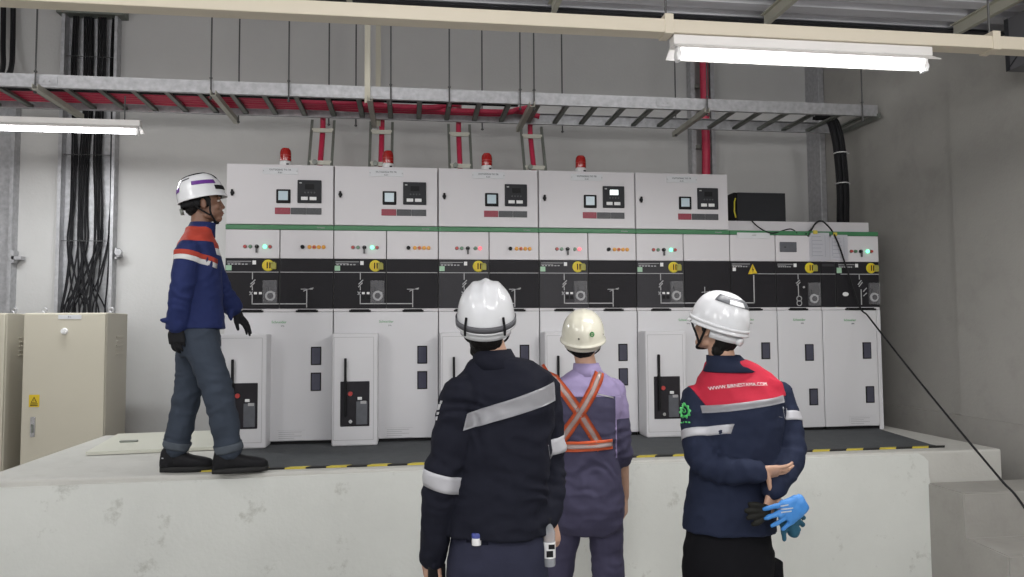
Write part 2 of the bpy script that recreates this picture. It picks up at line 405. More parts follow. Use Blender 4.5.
def relay_box(loc, label, lit=False):
    t = thing('relay_cabinet', label, 'control cabinet', loc, 0, 'relay cabinets on top of the double cubicles')
    box(.002, .746, .012, .45, 0, .441, .003).build('enclosure', 'white', t)
    d = box(.004, .744, -.012, .012, .004, .437, .004).build('door', 'white', t)
    k = MB().cyl((.045,-.012,.226),(.045,-.02,.226),.014,.014,16).box(.037,.053,-.034,-.018,.203,.25,.005).build('handle','blk',d,True)
    n = box(.25,.495,-.015,-.011,.365,.415,.001).build('name_plate','plate',d)
    mb = MB()
    for x in (.256,.489): mb.cyl((x,-.015,.39),(x,-.0175,.39),.004,.004,8)
    mb.build('screw','line',n)
    text('name_text','OUTGOING TO TR',.0175,(.372,-.016,.398),'ink',n); text('name_text','K-01',.0155,(.372,-.016,.377),'ink',n)
    me = box(.346,.446,-.022,-.011,.157,.257,.006).build('power_meter','blk',d); box(.362,.428,-.024,-.021,.178,.243).build('meter_screen','screen',me)
    r = box(.494,.662,-.026,-.011,.160,.326,.005).build('protection_relay','darkmetal',d)
    box(.548,.612,-.0275,-.025,.258,.296).build('relay_screen','lit' if lit else 'blk',r)
    box(.508,.525,-.0275,-.025,.300,.308).build('relay_badge','line',r)
    MB().box(.520,.567,-.0285,-.025,.180,.204,.002).box(.580,.628,-.0285,-.025,.180,.204,.002).build('relay_keys','wht',r)
    mb = MB()
    for i in range(4): mb.cyl((.548+.022*i,-.026,.235),(.548+.022*i,-.029,.235),.006,.006,10)
    mb.build('relay_buttons','dkgrey',r)
    for i,(x,c) in enumerate(((.338,'dkred'),(.448,'dkgrey'),(.556,'dkgrey'))):
        a = box(x,x+.106,-.018,-.011,.078,.125,.002).build('terminal_block',c,d)
        mb = MB()
        for k in range(4): mb.cyl((x+.018+.024*k,-.018,.112),(x+.018+.024*k,-.021,.112),.006,.006,8)
        mb.box(x+.012,x+.094,-.0195,-.017,.088,.093)
        mb.build('terminal_sockets',c,a)
    return t
order5 = ['leftmost','second from the left','middle','fourth from the left','rightmost']
lits = ['g','g','r','r','g']
cubs = []
for i in range(5):
    lab = ['leftmost double switchgear cubicle, its breaker housing behind the walking man\'s legs',
           'second double switchgear cubicle from the left, its breaker housing fully in view',
           'middle double switchgear cubicle, behind the white helmet of the man in black',
           'fourth double switchgear cubicle, behind the cream helmet',
           'fifth double switchgear cubicle, with a blank right control panel'][i]
    cubs.append(cubicle750((.75*i,0,0), lab, lits[i], i == 4, 'grey_mimic' if i in (2,3,4) else 'black'))
for i in range(5):
    relay_box((.75*i,0,1.562), ['leftmost pale relay cabinet beside the walking man\'s face','second pale relay cabinet from the left, above lit green lamp','middle pale relay cabinet above the man in black','fourth pale relay cabinet, the one whose relay screen glows white','rightmost pale relay cabinet, without a red beacon, next to black box'][i], i == 3)

# single cubicles at the right
def cubicle_small(x0, w, label, kind):
    t = thing('switchgear_cubicle', label, 'switchgear', (x0,0,0), 0, 'narrow switchgear cubicles at the right end')
    box(.001, w-.001, .012, .84, .05, 1.562, .003).box(.02, w-.02, .05, .82, 0, .05).build('enclosure', 'white', t)
    box(.002, w-.002, -.002, .014, .03, 1.56).build('front_frame', 'edge', t)
    box(.01, w-.01, .0, .05, .0, .028).build('plinth', 'blk', t)
    green_strip(t, 0, w)
    ledge(t, 0, w)
    if kind == 0:
        cp = top_panel(t, 0, w, 1.322, 1.527); box(.06,.33,-.0185,-.012,1.50,1.545,.001).build('name_plate','plate',cp)
        text('name_text','RISER',.014,(.2,-.02,1.524),'line',cp)
        mp = mimic_box(t, 0, w, .964, 1.32); mimic_label(mp, 0, .15, False); box(.02,.045,-.0155,-.011,1.245,1.272).build('square_label','wht',mp)
        tr = MB(); tr.prism([(.145,-.012,1.222),(.222,-.012,1.222),(.1835,-.012,1.30)], (0,-.004,0)); tr = tr.build('warning_triangle','warn',mp)
        MB().prism([(.186,-.0165,1.285),(.176,-.0165,1.252),(.183,-.0165,1.254),(.180,-.0165,1.230),(.192,-.0165,1.26),(.185,-.0165,1.258)],(0,-.001,0)).build('bolt_symbol','blk',tr)
        mb = MB(); bar(mb,.1835,1.224,.37,1.224,.005); bar(mb,.19,1.21,.19,.998,.008); bar(mb,.006,.998,.19,.998,.008); mb.build('mimic_diagram','line',mp)
        pull_bar(t,.10)
        door(t,0,w,.03,.94,'lower_door',[(.235,.562),(.255,.30)],(.13,.868))
    elif kind == 1:
        cp = top_panel(t,0,w); mt = box(.035,.175,-.022,-.012,1.395,1.475,.004).build('power_meter',mat_mech,cp); box(.07,.085,-.0235,-.021,1.43,1.437).build('meter_mark','blk',mt)
        mp = mimic_box(t,0,w,.964,1.32); mimic_label(mp,0,.13); lock_disc(mp,.285)
        mb = MB(); bar(mb,.006,1.224,.37,1.224,.005); bar(mb,.182,1.224,.182,1.185); stick(mb,.165,1.15,.195,1.175,.007); stick(mb,.17,1.135,.2,1.16,.007)
        bar(mb,.182,1.14,.182,1.045)
        for zz in (1.03,.995):
            for k in range(16):
                a,b=2*PI*k/16,2*PI*(k+1)/16; stick(mb,.187+.02*math.cos(a),zz+.02*math.sin(a),.187+.02*math.cos(b),zz+.02*math.sin(b),.006)
        mb.build('mimic_diagram','line',mp); disc(.228,1.12,.009,'line','status_stud',mp,-.013,.005)
        mech_cover(mp,.262,.975,1.155)
        pull_bar(t,.1); door(t,0,w,.03,.94,'lower_door',[(.22,.545),(.245,.20)],(.18,.865))
    else:
        cp = top_panel(t,0,w); buttons5(cp,.125,'g')
        mq = mimic_box(t,0,.125,.964,1.32); box(.012,.113,-.0145,-.011,1.285,1.305).build('label_strip','grey_mimic',mq)
        mb = MB(); bar(mb,.004,1.224,.12,1.224,.005); mb.build('mimic_diagram','line',mq)
        mp = mimic_box(t,.125,w,.964,1.32); mimic_label(mp,.135,.14); box(.135,.175,-.0155,-.011,1.232,1.275).build('green_sticker','ltgreen',mp); lock_disc(mp,.43)
        mb = MB(); bar(mb,.17,1.224,.49,1.224,.006); bar(mb,.325,1.224,.325,1.185); stick(mb,.312,1.14,.342,1.175,.007); stick(mb,.32,1.125,.35,1.16,.007)
        bar(mb,.337,1.1,.337,.985,.007); stick(mb,.355,1.085,.385,1.115,.007); stick(mb,.355,1.05,.385,1.075,.007); mb.build('mimic_diagram','line',mp)
        MB().lathe([(.026,0),(.024,.004),(.0,.006)],seg=20).build('oval_cap','wht',mp,True).matrix_local = Matrix.Translation((.205,-.012,1.065)) @ Matrix.Rotation(PI/2,4,'X') @ Matrix.Diagonal((1,.65,1,1))
        mech_cover(mp,.40,.985,1.155,.092)
        pull_bar(t,.20); pull_bar(t,.30)
        door(t,0,w-.04,.03,.94,'lower_door',[(.33,.555),(.345,.21)],(.23,.86),(.20,))
        box(w-.037,w-.003,-.012,.02,.0,.94,.004).build('end_post','door',t)
    return t
cubicle_small(3.75,.375,'narrow blank switchgear cubicle with yellow warning triangle','n') if False else None
cubicle_small(3.75,.375,'narrow switchgear cubicle with yellow warning triangle on its black panel',0)
cubicle_small(4.125,.375,'narrow switchgear cubicle with a grey meter set in its white panel',1)
cubicle_small(4.5,.5,'end switchgear cubicle at the far right with a lit green lamp',2)

# things on top of the cubicles
t = thing('busbar_cover','long low white cover lying on the narrow cubicles at right','cover',(3.76,.15,1.562))
box(0,1.27,0,.5,0,.10,.004).build('shell','white',t); MB().box(1.27,1.275,.05,.4,.01,.08).build('end_plate','edge',t)
t = thing('beacon','x','warning light',(.385,.13,2.003))
MB().lathe([(.041,0),(.042,.004),(.042,.045),(.038,.05)],seg=24).build('base','wht',t,True)
MB().lathe([(.040,.05),(.041,.055),(.041,.11),(.037,.133),(.026,.147),(.0,.152)],seg=24).build('dome','beaconred',t,True)
MB().lathe([(.0415,.068),(.0415,.071)],seg=24).lathe([(.0415,.09),(.0415,.093)],seg=24).build('dome_ribs','red',t,True)
box(.012,.03,-.0435,-.039,.012,.028).build('maker_label','blk',t)
t['group'] = 'red beacons on the relay cabinets'; t['label'] = 'red beacon on the leftmost relay cabinet, beside the walking man'
for x, lab in ((1.131,'red beacon on the second relay cabinet, in front of a cable ladder'),(1.876,'red beacon on the middle relay cabinet'),(2.61,'red beacon on the relay cabinet with a white glowing screen')):
    dup(t, None, (x,.13,2.003), lab)
t = thing('equipment_box','black metal box on the white cover right of the relay cabinets','box',(3.945,.30,1.662))
box(.02,.445,0,.42,.012,.26,.006).build('case','darkmetal',t)
mb = MB()
for k in range(8): mb.box(.018,.022,.06+.04*k,.08+.04*k,.06,.22)
mb.build('side_vents','blk',t)
box(.0,.024,.02,.40,.0,.262,.004).build('end_face','blk',t)
MB().tube([(.005,.0,.05),(-.012,-.01,.10),(-.006,-.005,.18),(.01,.01,.21)],.006).build('yellow_lead','yellow',t,True)
box(.03,.06,.0,.06,.0,.013).build('foot','blk',t); box(.40,.43,.0,.06,.0,.013).build('foot','blk',t); 
tag(MB().lathe([(.03,0),(.032,.012),(.02,.025),(0,.03)],(4.60,.33,1.662),20).build('round_cap','blk',None,True),'small black round cap on the white cover beside black box','cap')
# papers taped to the cubicles
def paper(name,x0,x1,z0,z1,lab,tilt=0):
    t = thing(name,lab,'paper',((x0+x1)/2,-.019,(z0+z1)/2)); w,h=(x1-x0)/2,(z1-z0)/2
    mb = MB(); n=8
    g=[[mb.bm.verts.new((-w+2*w*i/n,-.003-.006*math.sin(PI*i/n)*(1-j/n),-h+2*h*j/n+.004*math.sin(i)*(j==0))) for j in range(n+1)] for i in range(n+1)]
    for i in range(n):
        for j in range(n): mb.bm.faces.new((g[i][j],g[i+1][j],g[i+1][j+1],g[i][j+1]))
    bmesh.ops.solidify(mb.bm,geom=list(mb.bm.faces),thickness=.0008)
    mb.build('sheet','paper',t,True)
    mb = MB()
    for k in range(6): mb.box(-w*.75,w*(.1+.1*(k%3)),-.0118,-.0112,h*.7-.03*k,h*.7-.03*k+.003)
    for xx in (-w*.8,w*.5): mb.box(xx,xx+.002,-.0118,-.0112,-h*.7,h*.8)
    mb.build('printed_lines',mat('pale_print_'+name,(.45,.46,.52),.7),t)
    MB().box(-w*.6,-w*.2,-.010,-.002,h-.01,h+.018).build('tape','tapey',t)
paper('paper_sheet',4.405,4.575,1.325,1.55,'white drawing sheet taped over the joint of the right cubicles')
paper('paper_sheet',4.578,4.73,1.335,1.535,'white paper taped on end cubicle, right of another sheet')

# thin cables on the right cubicles
def smooth_path(pts, n=10):
    pts=[Vector(p) for p in pts]; out=[]
    for i in range(len(pts)-1):
        p0=pts[max(i-1,0)];p1=pts[i];p2=pts[i+1];p3=pts[min(i+2,len(pts)-1)]
        for k in range(n):
            s=k/n; out.append(.5*((2*p1)+(p2-p0)*s+(2*p0-5*p1+4*p2-p3)*s*s+(3*p1-p0-3*p2+p3)*s**3))
    out.append(pts[-1]); return out
def cable(name,pts,r,lab,m='rubberblk',n=10,seg=8,group=None,cat='cable'):
    mb=MB(); mb.tube(smooth_path(pts,n),r,seg); return tag(mb.build(name,m,None,True),lab,cat,group)
pts=[at(808,236,-.02),at(817,222,.10),at(826,224,.06),at(838,243,-.05)]
end=Vector((3.92,-2.55,.0)); A=at(858,303,-.06); 
for k in range(0,13):
    s=k/12; B=at(1024,507,-2.0); p=A.lerp(B,s); p.z-=.02*math.sin(PI*s); pts.append(p)
B=at(1024,507,-2.0); d=(B-A); pts.append(B+d*.25+Vector((0,0,-.12))); pts.append(B+d*.4+Vector((.0,0,-.36))); q=B+d*.5; pts.append(Vector((q.x,q.y,FZ+.2))); pts.append(Vector((q.x+.05,q.y-.1,FZ+.012))); pts.append(Vector((q.x+.3,q.y-.5,FZ+.01)))
cable('trailing_cable',pts,.0066,'long black cable hanging taut from the end cubicle past the stairs',n=6)
cable('thin_wire',[at(752,221,.14),at(757,226,.10),at(765,231,-.01),at(774,233,-.024),at(790,229,.02),at(797,233,-.02)],.005,'thin black wire draped over the white cover below black box')
cable('thin_wire',[at(806,234,-.024),at(812,228,.10),at(818,222,.14),at(824,222,.2)],.005,'short thin black wire looping onto the white cover above the papers')
# ---------------------------------------------------------------- cable ladder over the switchgear
TZ = 2.67; TY0, TY1 = .53, 1.13; TX0, TX1 = -2.7, 5.405
t = thing('cable_ladder', 'long galvanised cable ladder hung above the switchgear', 'cable tray', (0,0,TZ))
def rail(name, y, s):
    mb = MB(); mb.box(TX0, TX1, y-.003, y+.003, 0, .10); mb.box(TX0, TX1, min(y, y+s*.028), max(y, y+s*.028), 0, .005); mb.box(TX0, TX1, min(y, y+s*.028), max(y, y+s*.028), .095, .10)
    for x in (-1.45, 1.0, 3.45): mb.box(x-.08, x+.08, y-.008, y+.008, .02, .08)
    for x in (-1.47,-1.43,.98,1.02,3.43,3.47): mb.cyl((x,y-.014,.05),(x,y+.014,.05),.008,.008,8)
    return mb.build(name, 'galv', t)
rail('near_rail', TY0, 1); rail('far_rail', TY1, -1)
x = TX0+.12
while x < TX1:
    MB().box(x-.021, x+.021, TY0+.003, TY1-.003, .012, .017).box(x-.021, x-.018, TY0+.003, TY1-.003, .012, .034).box(x+.018, x+.021, TY0+.003, TY1-.003, .012, .034).build('rung', 'galvdark', t)
    x += .247
MB().box(TX1-.012, TX1-.006, TY0-.05, TY1+.05, -.02, .02).build('end_bracket', 'galvdark', t)
# strut channels under the ladder
SX = [-1.49, -.215, .975, 2.285, 3.785]
for i, x in enumerate(SX):
    mb = MB(); mb.box(x-.0205, x+.0205, .44, 1.24, TZ-.045, TZ-.041).box(x-.0205, x-.017, .44, 1.24, TZ-.041, TZ-.001).box(x+.017, x+.0205, .44, 1.24, TZ-.041, TZ-.001)
    tag(mb.build('strut_channel', 'strut'), 'pale strut channel under the cable ladder, %s from the left' % ORD[i], 'bracket', 'strut channels under the ladder')
# threaded hanger rods
for i, (x, y) in enumerate([(-1.515,.5),(-.245,.5),(-.183,1.16),(.343,.5),(.583,1.16),(.817,1.16),(1.14,.5),(1.611,.5),(1.943,1.16),(2.194,.5),(2.31,.5),(2.685,1.16),(3.774,1.16),(3.81,.5),(5.24,.5)]):
    mb = MB(); mb.cyl((x,y,TZ-.06),(x,y,CZ),.0065,.0065,8)
    for z in (TZ-.055, TZ+.105): mb.cyl((x,y,z),(x,y,z+.01),.013,.013,6)
    tag(mb.build('hanger_rod', 'rod'), 'thin dark rod hanging from the ceiling to the cable ladder, %s from the left' % ORD[i], 'rod', 'hanger rods of the cable ladder')
# pale hanger frame
for y, lab in ((.495,'pale hanger channel in front of the cable ladder, by the second relay cabinet'),(1.19,'pale hanger channel behind the cable ladder, by the second relay cabinet')):
    x = .955 if y < 1 else 1.01
    z0 = TZ-.045 if y < 1 else TZ-.04
    tag(MB().box(x-.022,x+.022,y-.003,y,z0,CZ).box(x-.022,x-.018,y,y+.028,z0,CZ).box(x+.018,x+.022,y,y+.028,z0,CZ).build('hanger_channel','hanger'), lab, 'bracket')
# red power cables lying in the ladder
for i, (y, x1, r) in enumerate(((.80,.525,.024),(.86,1.043,.024),(.92,1.733,.024),(.98,2.395,.024),(1.04,2.40,.024))):
    z = TZ+.034+r+.002
    pts = [(-2.65,y,z)] + [(-2+k*.5, y+.008*math.sin(3*k+i), z+.004*math.sin(2.1*k+i)+.002) for k in range(int((x1+1.6)/.5))] + [(x1-.34,y,z),(x1-.16,y+.35*(1.08-y),z+.035)]
    dx = x1
    pts += [(dx-.02,1.09,TZ+.145),(dx,1.17,TZ+.135),(dx,1.235,TZ-.01),(dx,1.17,2.48),(dx,1.05,2.25),(dx,.95,2.0),(dx,.91,1.60)] if i != 4 else [(x1+.05,y,z-.01)]
    lab = ['red power cable turning down into the leftmost cable drop','red power cable turning down the drop behind the second beacon','red power cable turning down into the third cable drop','red power cable turning down into the fourth cable drop','red power cable along the far side of the cable ladder, not turning down'][i]
    cable('power_cable', pts, r, lab, 'redcable', 8, 10, 'red power cables in the ladder')
# drop ladders behind the relay cabinets
DX = [.535, 1.043, 1.733, 2.395]
for i, x in enumerate(DX):
    t = thing('drop_ladder', ['narrow cable ladder dropping behind the leftmost relay cabinet','narrow cable ladder dropping behind the second relay cabinet','narrow cable ladder dropping behind the left end of the middle relay cabinet','narrow cable ladder dropping behind the right end of the middle relay cabinet'][i], 'cable ladder', (x,0,1.562), 0, 'cable drops to the relay cabinets')
    path = [(1.20,2.665),(1.15,2.55),(1.04,2.32),(.94,2.10),(.89,1.85),(.87,1.562)]
    for s in (-1, 1):
        mb = MB(); X = s*.095
        for (a, b), (c, d) in zip(path, path[1:]): 
            mb.prism([(X-.004,a-.025,b-1.562),(X-.004,a+.035,b-1.562),(X-.004,c+.035,d-1.562),(X-.004,c-.025,d-1.562)],(.008,0,0))
            mb.prism([(X-.012,a-.028,b-1.562),(X+.012,a-.028,b-1.562),(X+.012,c-.028,d-1.562),(X-.012,c-.028,d-1.562)],(0,.004,0))
        mb.build('side_rail','galvdark',t)
    for (yy, zz) in ((1.15,2.56),(1.00,2.24),(.895,1.92)):
        MB().box(-.091,.091,yy-.024,yy-.012,zz-1.562-.018,zz-1.562+.018).build('rung','strut',t)
    MB().cyl((-.045,.955,.68),(-.045,.99,.68),.022,.022,12).build('rung_clamp','galvdark',t)
# wall ladder rising to the ceiling at right
t = thing('riser_ladder','vertical cable ladder on the wall above the fifth relay cabinet','cable ladder',(4.215,1.60,1.562))
for X in (-.105,.105): MB().box(X-.02,X+.02,-.03,.07,0,2.28).build('side_rail','galv',t)
for k in range(7): MB().box(-.085,.085,.0,.02,.12+.31*k,.155+.31*k).build('rung','galvdark',t)
cable('power_cable',[(4.225,1.55,FZ+.03),(4.225,1.55,1.2),(4.22,1.55,2.1),(4.23,1.55,2.6),(4.225,1.55,3.2),(4.225,1.55,3.83)],.042,'thick red cable tied upright to the wall ladder','redcable',8,12)
# galvanised cover on the right wall near the corner
t = thing('corner_cover','grey galvanised cover strip upright in the right corner','cable cover',(RX-.0,1.43,0))
box(-.04,.02,.0,.249,.05,3.8,.004).build('cover','galv',t); box(-.046,-.04,-.03,.1,1.85,1.87).build('clip','galvdark',t)
# black cable bundle dropping to the end cubicle
BX=[(-.03,-.02),(0,-.035),(.03,-.02),(-.03,.02),(0,.03),(.03,.02),(0,0)]
for i,(a,b) in enumerate(BX):
    p=[(5.02+a,.86+b,TZ+.07),(5.12+a,.80+b,TZ+.04),(5.155+a,.76+b,2.55),(5.17+a,.74+b,2.3),(5.175+a,.73+b,2.0),(5.165+a,.73+b,1.7),(5.16+a,.73+b,.8),(5.16+a,.73+b,.02)]
    cable('control_cable',p,.0175,'black control cable in the bundle dropping beside the end cubicle','rubberblk',6,8,'black bundle at the right end')
for z in (2.38,2.1): tag(MB().lathe([(.058,0),(.060,.002),(.060,.006),(.058,.008)],(5.17,.74 if z>2.2 else .73,z),20).box(5.225,5.25,.73,.735,z,z+.005).build('cable_tie','wht'),'pale cable tie round the black bundle, %s one'%('upper' if z>2.2 else 'lower'),'cable tie')

# vertical wall tray full of black cables at left
t = thing('riser_tray','tall galvanised wall tray full of black cables behind beige cabinet','cable tray',(-1.585,BY,.90))
box(-.215,.215,-.012,-.004,0,2.95).build('back_plate','galv',t)
MB().box(-.235,-.205,-.10,0,0,2.95).build('side_rail','galv',t); MB().box(.215,.24,-.10,0,0,2.95).build('side_rail','galv',t)
MB().box(.26,.30,-.10,-.02,.58,.60).box(.26,.275,-.10,-.02,.56,.66).cyl((.29,-.11,.62),(.29,-.08,.62),.03,.03,12).build('wall_bracket','galv',t)
MB().cyl((.235,-.12,.05),(.235,-.10,.05),.03,.03,16).build('bolt','galv',t)
for z in (.72,1.5,2.4): MB().box(-.2,.2,-.075,-.070,z,z+.006).build('tie_strap','rod',t)
mb=MB()
box(-.27,.30,-.13,0,2.78,2.96).build('top_box','galvdark',t)
grp=[(-.135,6,.052),(-.035,9,.085),(.085,8,.080),(.185,3,.022)]
nk=0
for gx,n,wd in grp:
    for k in range(n):
        x=-1.585+gx-wd/2+wd*(k+.5)/n; y=BY-.028-.022*(k%2)
        amp=.012
        p=[(x,y,3.80)]
        for z in (3.2,2.8,2.4,2.0,1.8,1.6): p.append((x+amp*math.sin(z*3+gx*40)+.004*math.sin(z*7+k),y,z))
        fx=random.uniform(-.19,.19)
        p+= [(x*.55+(-1.585+fx)*.45,y-.03,1.25),(-1.585+fx,y-.05-.02*random.random(),1.02),(-1.585+fx*1.0,y-.04,.86)]
        if z>1.7 or True:
            cable('control_cable',p,.0075,'black control cable in the wall tray at left','rubberblk',4,6,'black cables in the wall tray')
# second tray half out of frame
t = thing('riser_tray','galvanised wall tray at the left picture edge beside the leftmost beige cabinet','cable tray',(-2.40,BY,.90))
box(-.2,.2,-.012,-.004,0,2.2).build('back_plate','galv',t)
for X in (-.215,.19): MB().box(X,X+.03,-.10,0,0,2.2).build('side_rail','galv',t)
MB().box(.22,.30,-.10,-.02,.55,.58).box(.22,.24,-.1,-.02,.52,.63).build('wall_bracket','galv',t)
cable('control_cable',[(-2.24,1.6,3.9),(-2.22,1.58,3.4),(-2.14,1.40,3.08),(-2.0,.95,2.80),(-1.75,.72,TZ+.045),(-1.2,.70,TZ+.045),(2.2,.69,TZ+.045)],.022,'dark cable curving at the top left above the ladder','rubberblk',6,8)
cable('control_cable',[(-2.32,1.6,3.9),(-2.30,1.58,3.4),(-2.2,1.38,3.06),(-2.06,.9,2.79),(-1.8,.66,TZ+.045),(-1.2,.645,TZ+.045),(2.2,.64,TZ+.045)],.022,'dark cable curving at the top left picture edge','rubberblk',6,8)

# ---------------------------------------------------------------- lighting trunking and lamps
t = thing('lighting_trunk','long cream trunking hung across the room below the ceiling','trunking',(0,-2.3,2.125))
MB().box(-4.0,5.41,-.042,.042,0,.062,.004).build('channel','cream',t)
for x in (2.44,4.06): MB().box(x-.02,x+.02,-.047,.047,-.006,.085,.002).build('collar','cream',t)
for x,lab in ((2.44,'thin rod holding the cream trunking at the left end of the bright lamp'),(4.06,'thin rod holding the cream trunking near the right wall')):
    tag(MB().cyl((x,-2.3,2.19),(x,-2.3,DZ),.005,.005,8).build('suspension_rod','rod'),lab,'rod')
for x in (-3.2,): tag(MB().cyl((x,-2.3,2.19),(x,-2.3,DZ),.005,.005,8).build('suspension_rod','rod'),'thin rod holding the cream trunking left of the frame','rod')
def batten(x0, L, y, z, lab, rods=0, ang=0):
    t = thing('strip_light', lab, 'lamp', (x0,y,z))
    MB().box(0,L,-.03,.03,-.045,0,.004).build('housing','fixture',t)
    mb=MB(); mb.prism([(0.0,-.03,-.045),(0.0,-.085,-.078),(0.0,-.082,-.081),(0,-.03,-.05),(0,.03,-.05),(0,.082,-.081),(0,.085,-.078),(0,.03,-.045)],(L,0,0)); mb.build('reflector','fixture',t)
    MB().cyl((.03,0,-.088),(L-.03,0,-.088),.0165,.0165,16).build('tube','tube',t)
    for x in (.02,L-.035): MB().box(x,x+.018,-.02,.02,-.115,-.045,.004).cyl((x-.004,0,-.088),(x+.022,0,-.088),.02,.02,12).build('lamp_holder','wht',t)
    if rods:
        for x in (.12,L-.12): MB().cyl((x,0,0),(x,0,rods),.005,.005,8).build('stem','rod',t)
    return t
batten(2.465,1.27,-2.3,2.124,'bright strip light fixed under the cream trunking at upper right')
batten(-2.01,1.25,.52,2.43,'bright strip light hung under the cable ladder at upper left',.19)
def area(name,loc,sx,sy,power,col=(1,.98,.96),rot=(0,0,0)):
    l=bpy.data.lights.new(name,'AREA'); l.shape='RECTANGLE'; l.size=sx; l.size_y=sy; l.energy=power; l.color=col
    o=bpy.data.objects.new(name,l); C.objects.link(o); o.location=loc; o.rotation_euler=rot; return o
area('strip_lamp_glow',(3.1,-2.3,2.0),1.2,.1,26)
area('strip_lamp_glow',(-1.39,.52,2.30),1.2,.1,26,(.96,.99,1))
# added point fill in place of unseen hall lamps, behind and beside the camera
for x,y,p in ((-.9,-2.3,26),(1.2,-5.3,60),(-2.4,-5.3,55),(4.2,-5.3,55),(1.2,-8,60),(-2.4,-8,60),(4.2,-8,60)):
    l=bpy.data.lights.new('hall_fill','POINT'); l.energy=p*1.5; l.shadow_soft_size=.45; l.color=(1,.985,.97)
    o=bpy.data.objects.new('hall_fill',l); C.objects.link(o); o.location=(x,y,2.45)
for x in (-2.6,.8,4.0):   # added fill hidden above the deck, brightening the upper back wall
    l=bpy.data.lights.new('upper_wall_fill','POINT'); l.energy=45; l.shadow_soft_size=.4
    o=bpy.data.objects.new('upper_wall_fill',l); C.objects.link(o); o.location=(x,-2.6,3.45)

# dark air duct at the upper right
t = thing('air_duct','dark sheet metal duct end by the right wall at the upper right','duct',(5.1,-1.24,2.44))
box(0,.29,-2.2,0,0,.34,.003).build('duct_body','ductm',t)
MB().box(-.004,0,-.03,.0,0,.34).build('flange','darkmetal',t)
mb=MB(); mb.prism([(-.004,-.01,.01),(-.004,-.02,.01),(-.004,-.42,.33),(-.004,-.41,.33)],(.004,0,0)); mb.build('cross_crease','darkmetal',t)

# ---------------------------------------------------------------- beige cabinets at left
def beige(x0,x1,y0,y1,lab,face=True):
    t=thing('floor_cabinet',lab,'cabinet',(x0,y0,FZ),0,'beige floor cabinets'); w=x1-x0; d=y1-y0; h=1.76
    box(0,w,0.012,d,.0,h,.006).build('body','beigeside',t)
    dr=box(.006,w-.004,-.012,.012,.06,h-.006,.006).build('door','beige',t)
    box(w*.42,w*.70,-.015,-.011,h-.05,h-.018,.001).build('name_plate','plate',dr)
    text('name_text','P-1',.018,(w*.56,-.0155,h-.034),'ink',dr)
    MB().cyl((w*.50,-.012,h-.145),(w*.50,-.03,h-.145),.026,.022,20).box(w*.5-.006,w*.5+.006,-.036,-.028,h-.165,h-.125,.002).build('lock','wht',dr,True)
    s=box(.06,.135,-.0155,-.011,1.03,1.125,.001).build('warning_sign','warn',dr)
    MB().prism([(.075,-.016,1.065),(.12,-.016,1.065),(.0975,-.016,1.11)],(0,-.001,0)).box(.07,.125,-.017,-.0155,1.040,1.046).box(.07,.125,-.017,-.0155,1.052,1.057).build('warning_symbol','blk',s)
    tri=MB().prism([(.083,-.0172,1.069),(.112,-.0172,1.069),(.0975,-.0172,1.1)],(0,-.0006,0)).build('symbol_fill','warn',s)
    MB().prism([(.1,-.018,1.094),(.0935,-.018,1.082),(.098,-.018,1.082),(.095,-.018,1.071),(.1025,-.018,1.085),(.098,-.018,1.085)],(0,-.0006,0)).build('bolt_symbol','blk',s)
    k=box(.075,.112,-.022,-.011,.80,.955,.005).build('latch','chrome',dr); box(.085,.102,-.026,-.02,.83,.90,.003).build('latch_lever','galvdark',k)
    mb=MB()
    for i in range(5): mb.box(w-.002,w+.006,d*.45,d*.78,h-.20-.035*i,h-.188-.035*i,.002)
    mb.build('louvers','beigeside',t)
    for X in (.05,w-.05):
        mb=MB(); 
        for i in range(16):
            a,b=2*PI*i/16,2*PI*(i+1)/16; mb.cyl((X+.018*math.cos(a),d*.5,h+.026+.018*math.sin(a)),(X+.018*math.cos(b),d*.5,h+.026+.018*math.sin(b)),.006,.006,6)
        mb.cyl((X,d*.5,h-.002),(X,d*.5,h+.01),.009,.009,8).build('lifting_eye','galv',t)
    return t
beige(-1.69,-1.083,.80,1.24,'beige floor cabinet with yellow warning sign, left of the switchgear')
beige(-2.31,-1.815,.80,1.24,'leftmost beige floor cabinet, cut by the picture edge')

# ---------------------------------------------------------------- world and view
w=bpy.data.worlds.new('hall'); bpy.context.scene.world=w; w.use_nodes=True
w.node_tree.nodes['Background'].inputs[0].default_value=(.92,.96,1,1); w.node_tree.nodes['Background'].inputs[1].default_value=.45
vs=bpy.context.scene.view_settings; vs.view_transform='Standard'; vs.look='None'; vs.gamma=1; vs.use_curve_mapping=False; vs.exposure=.08
bpy.context.scene.display_settings.display_device='sRGB'
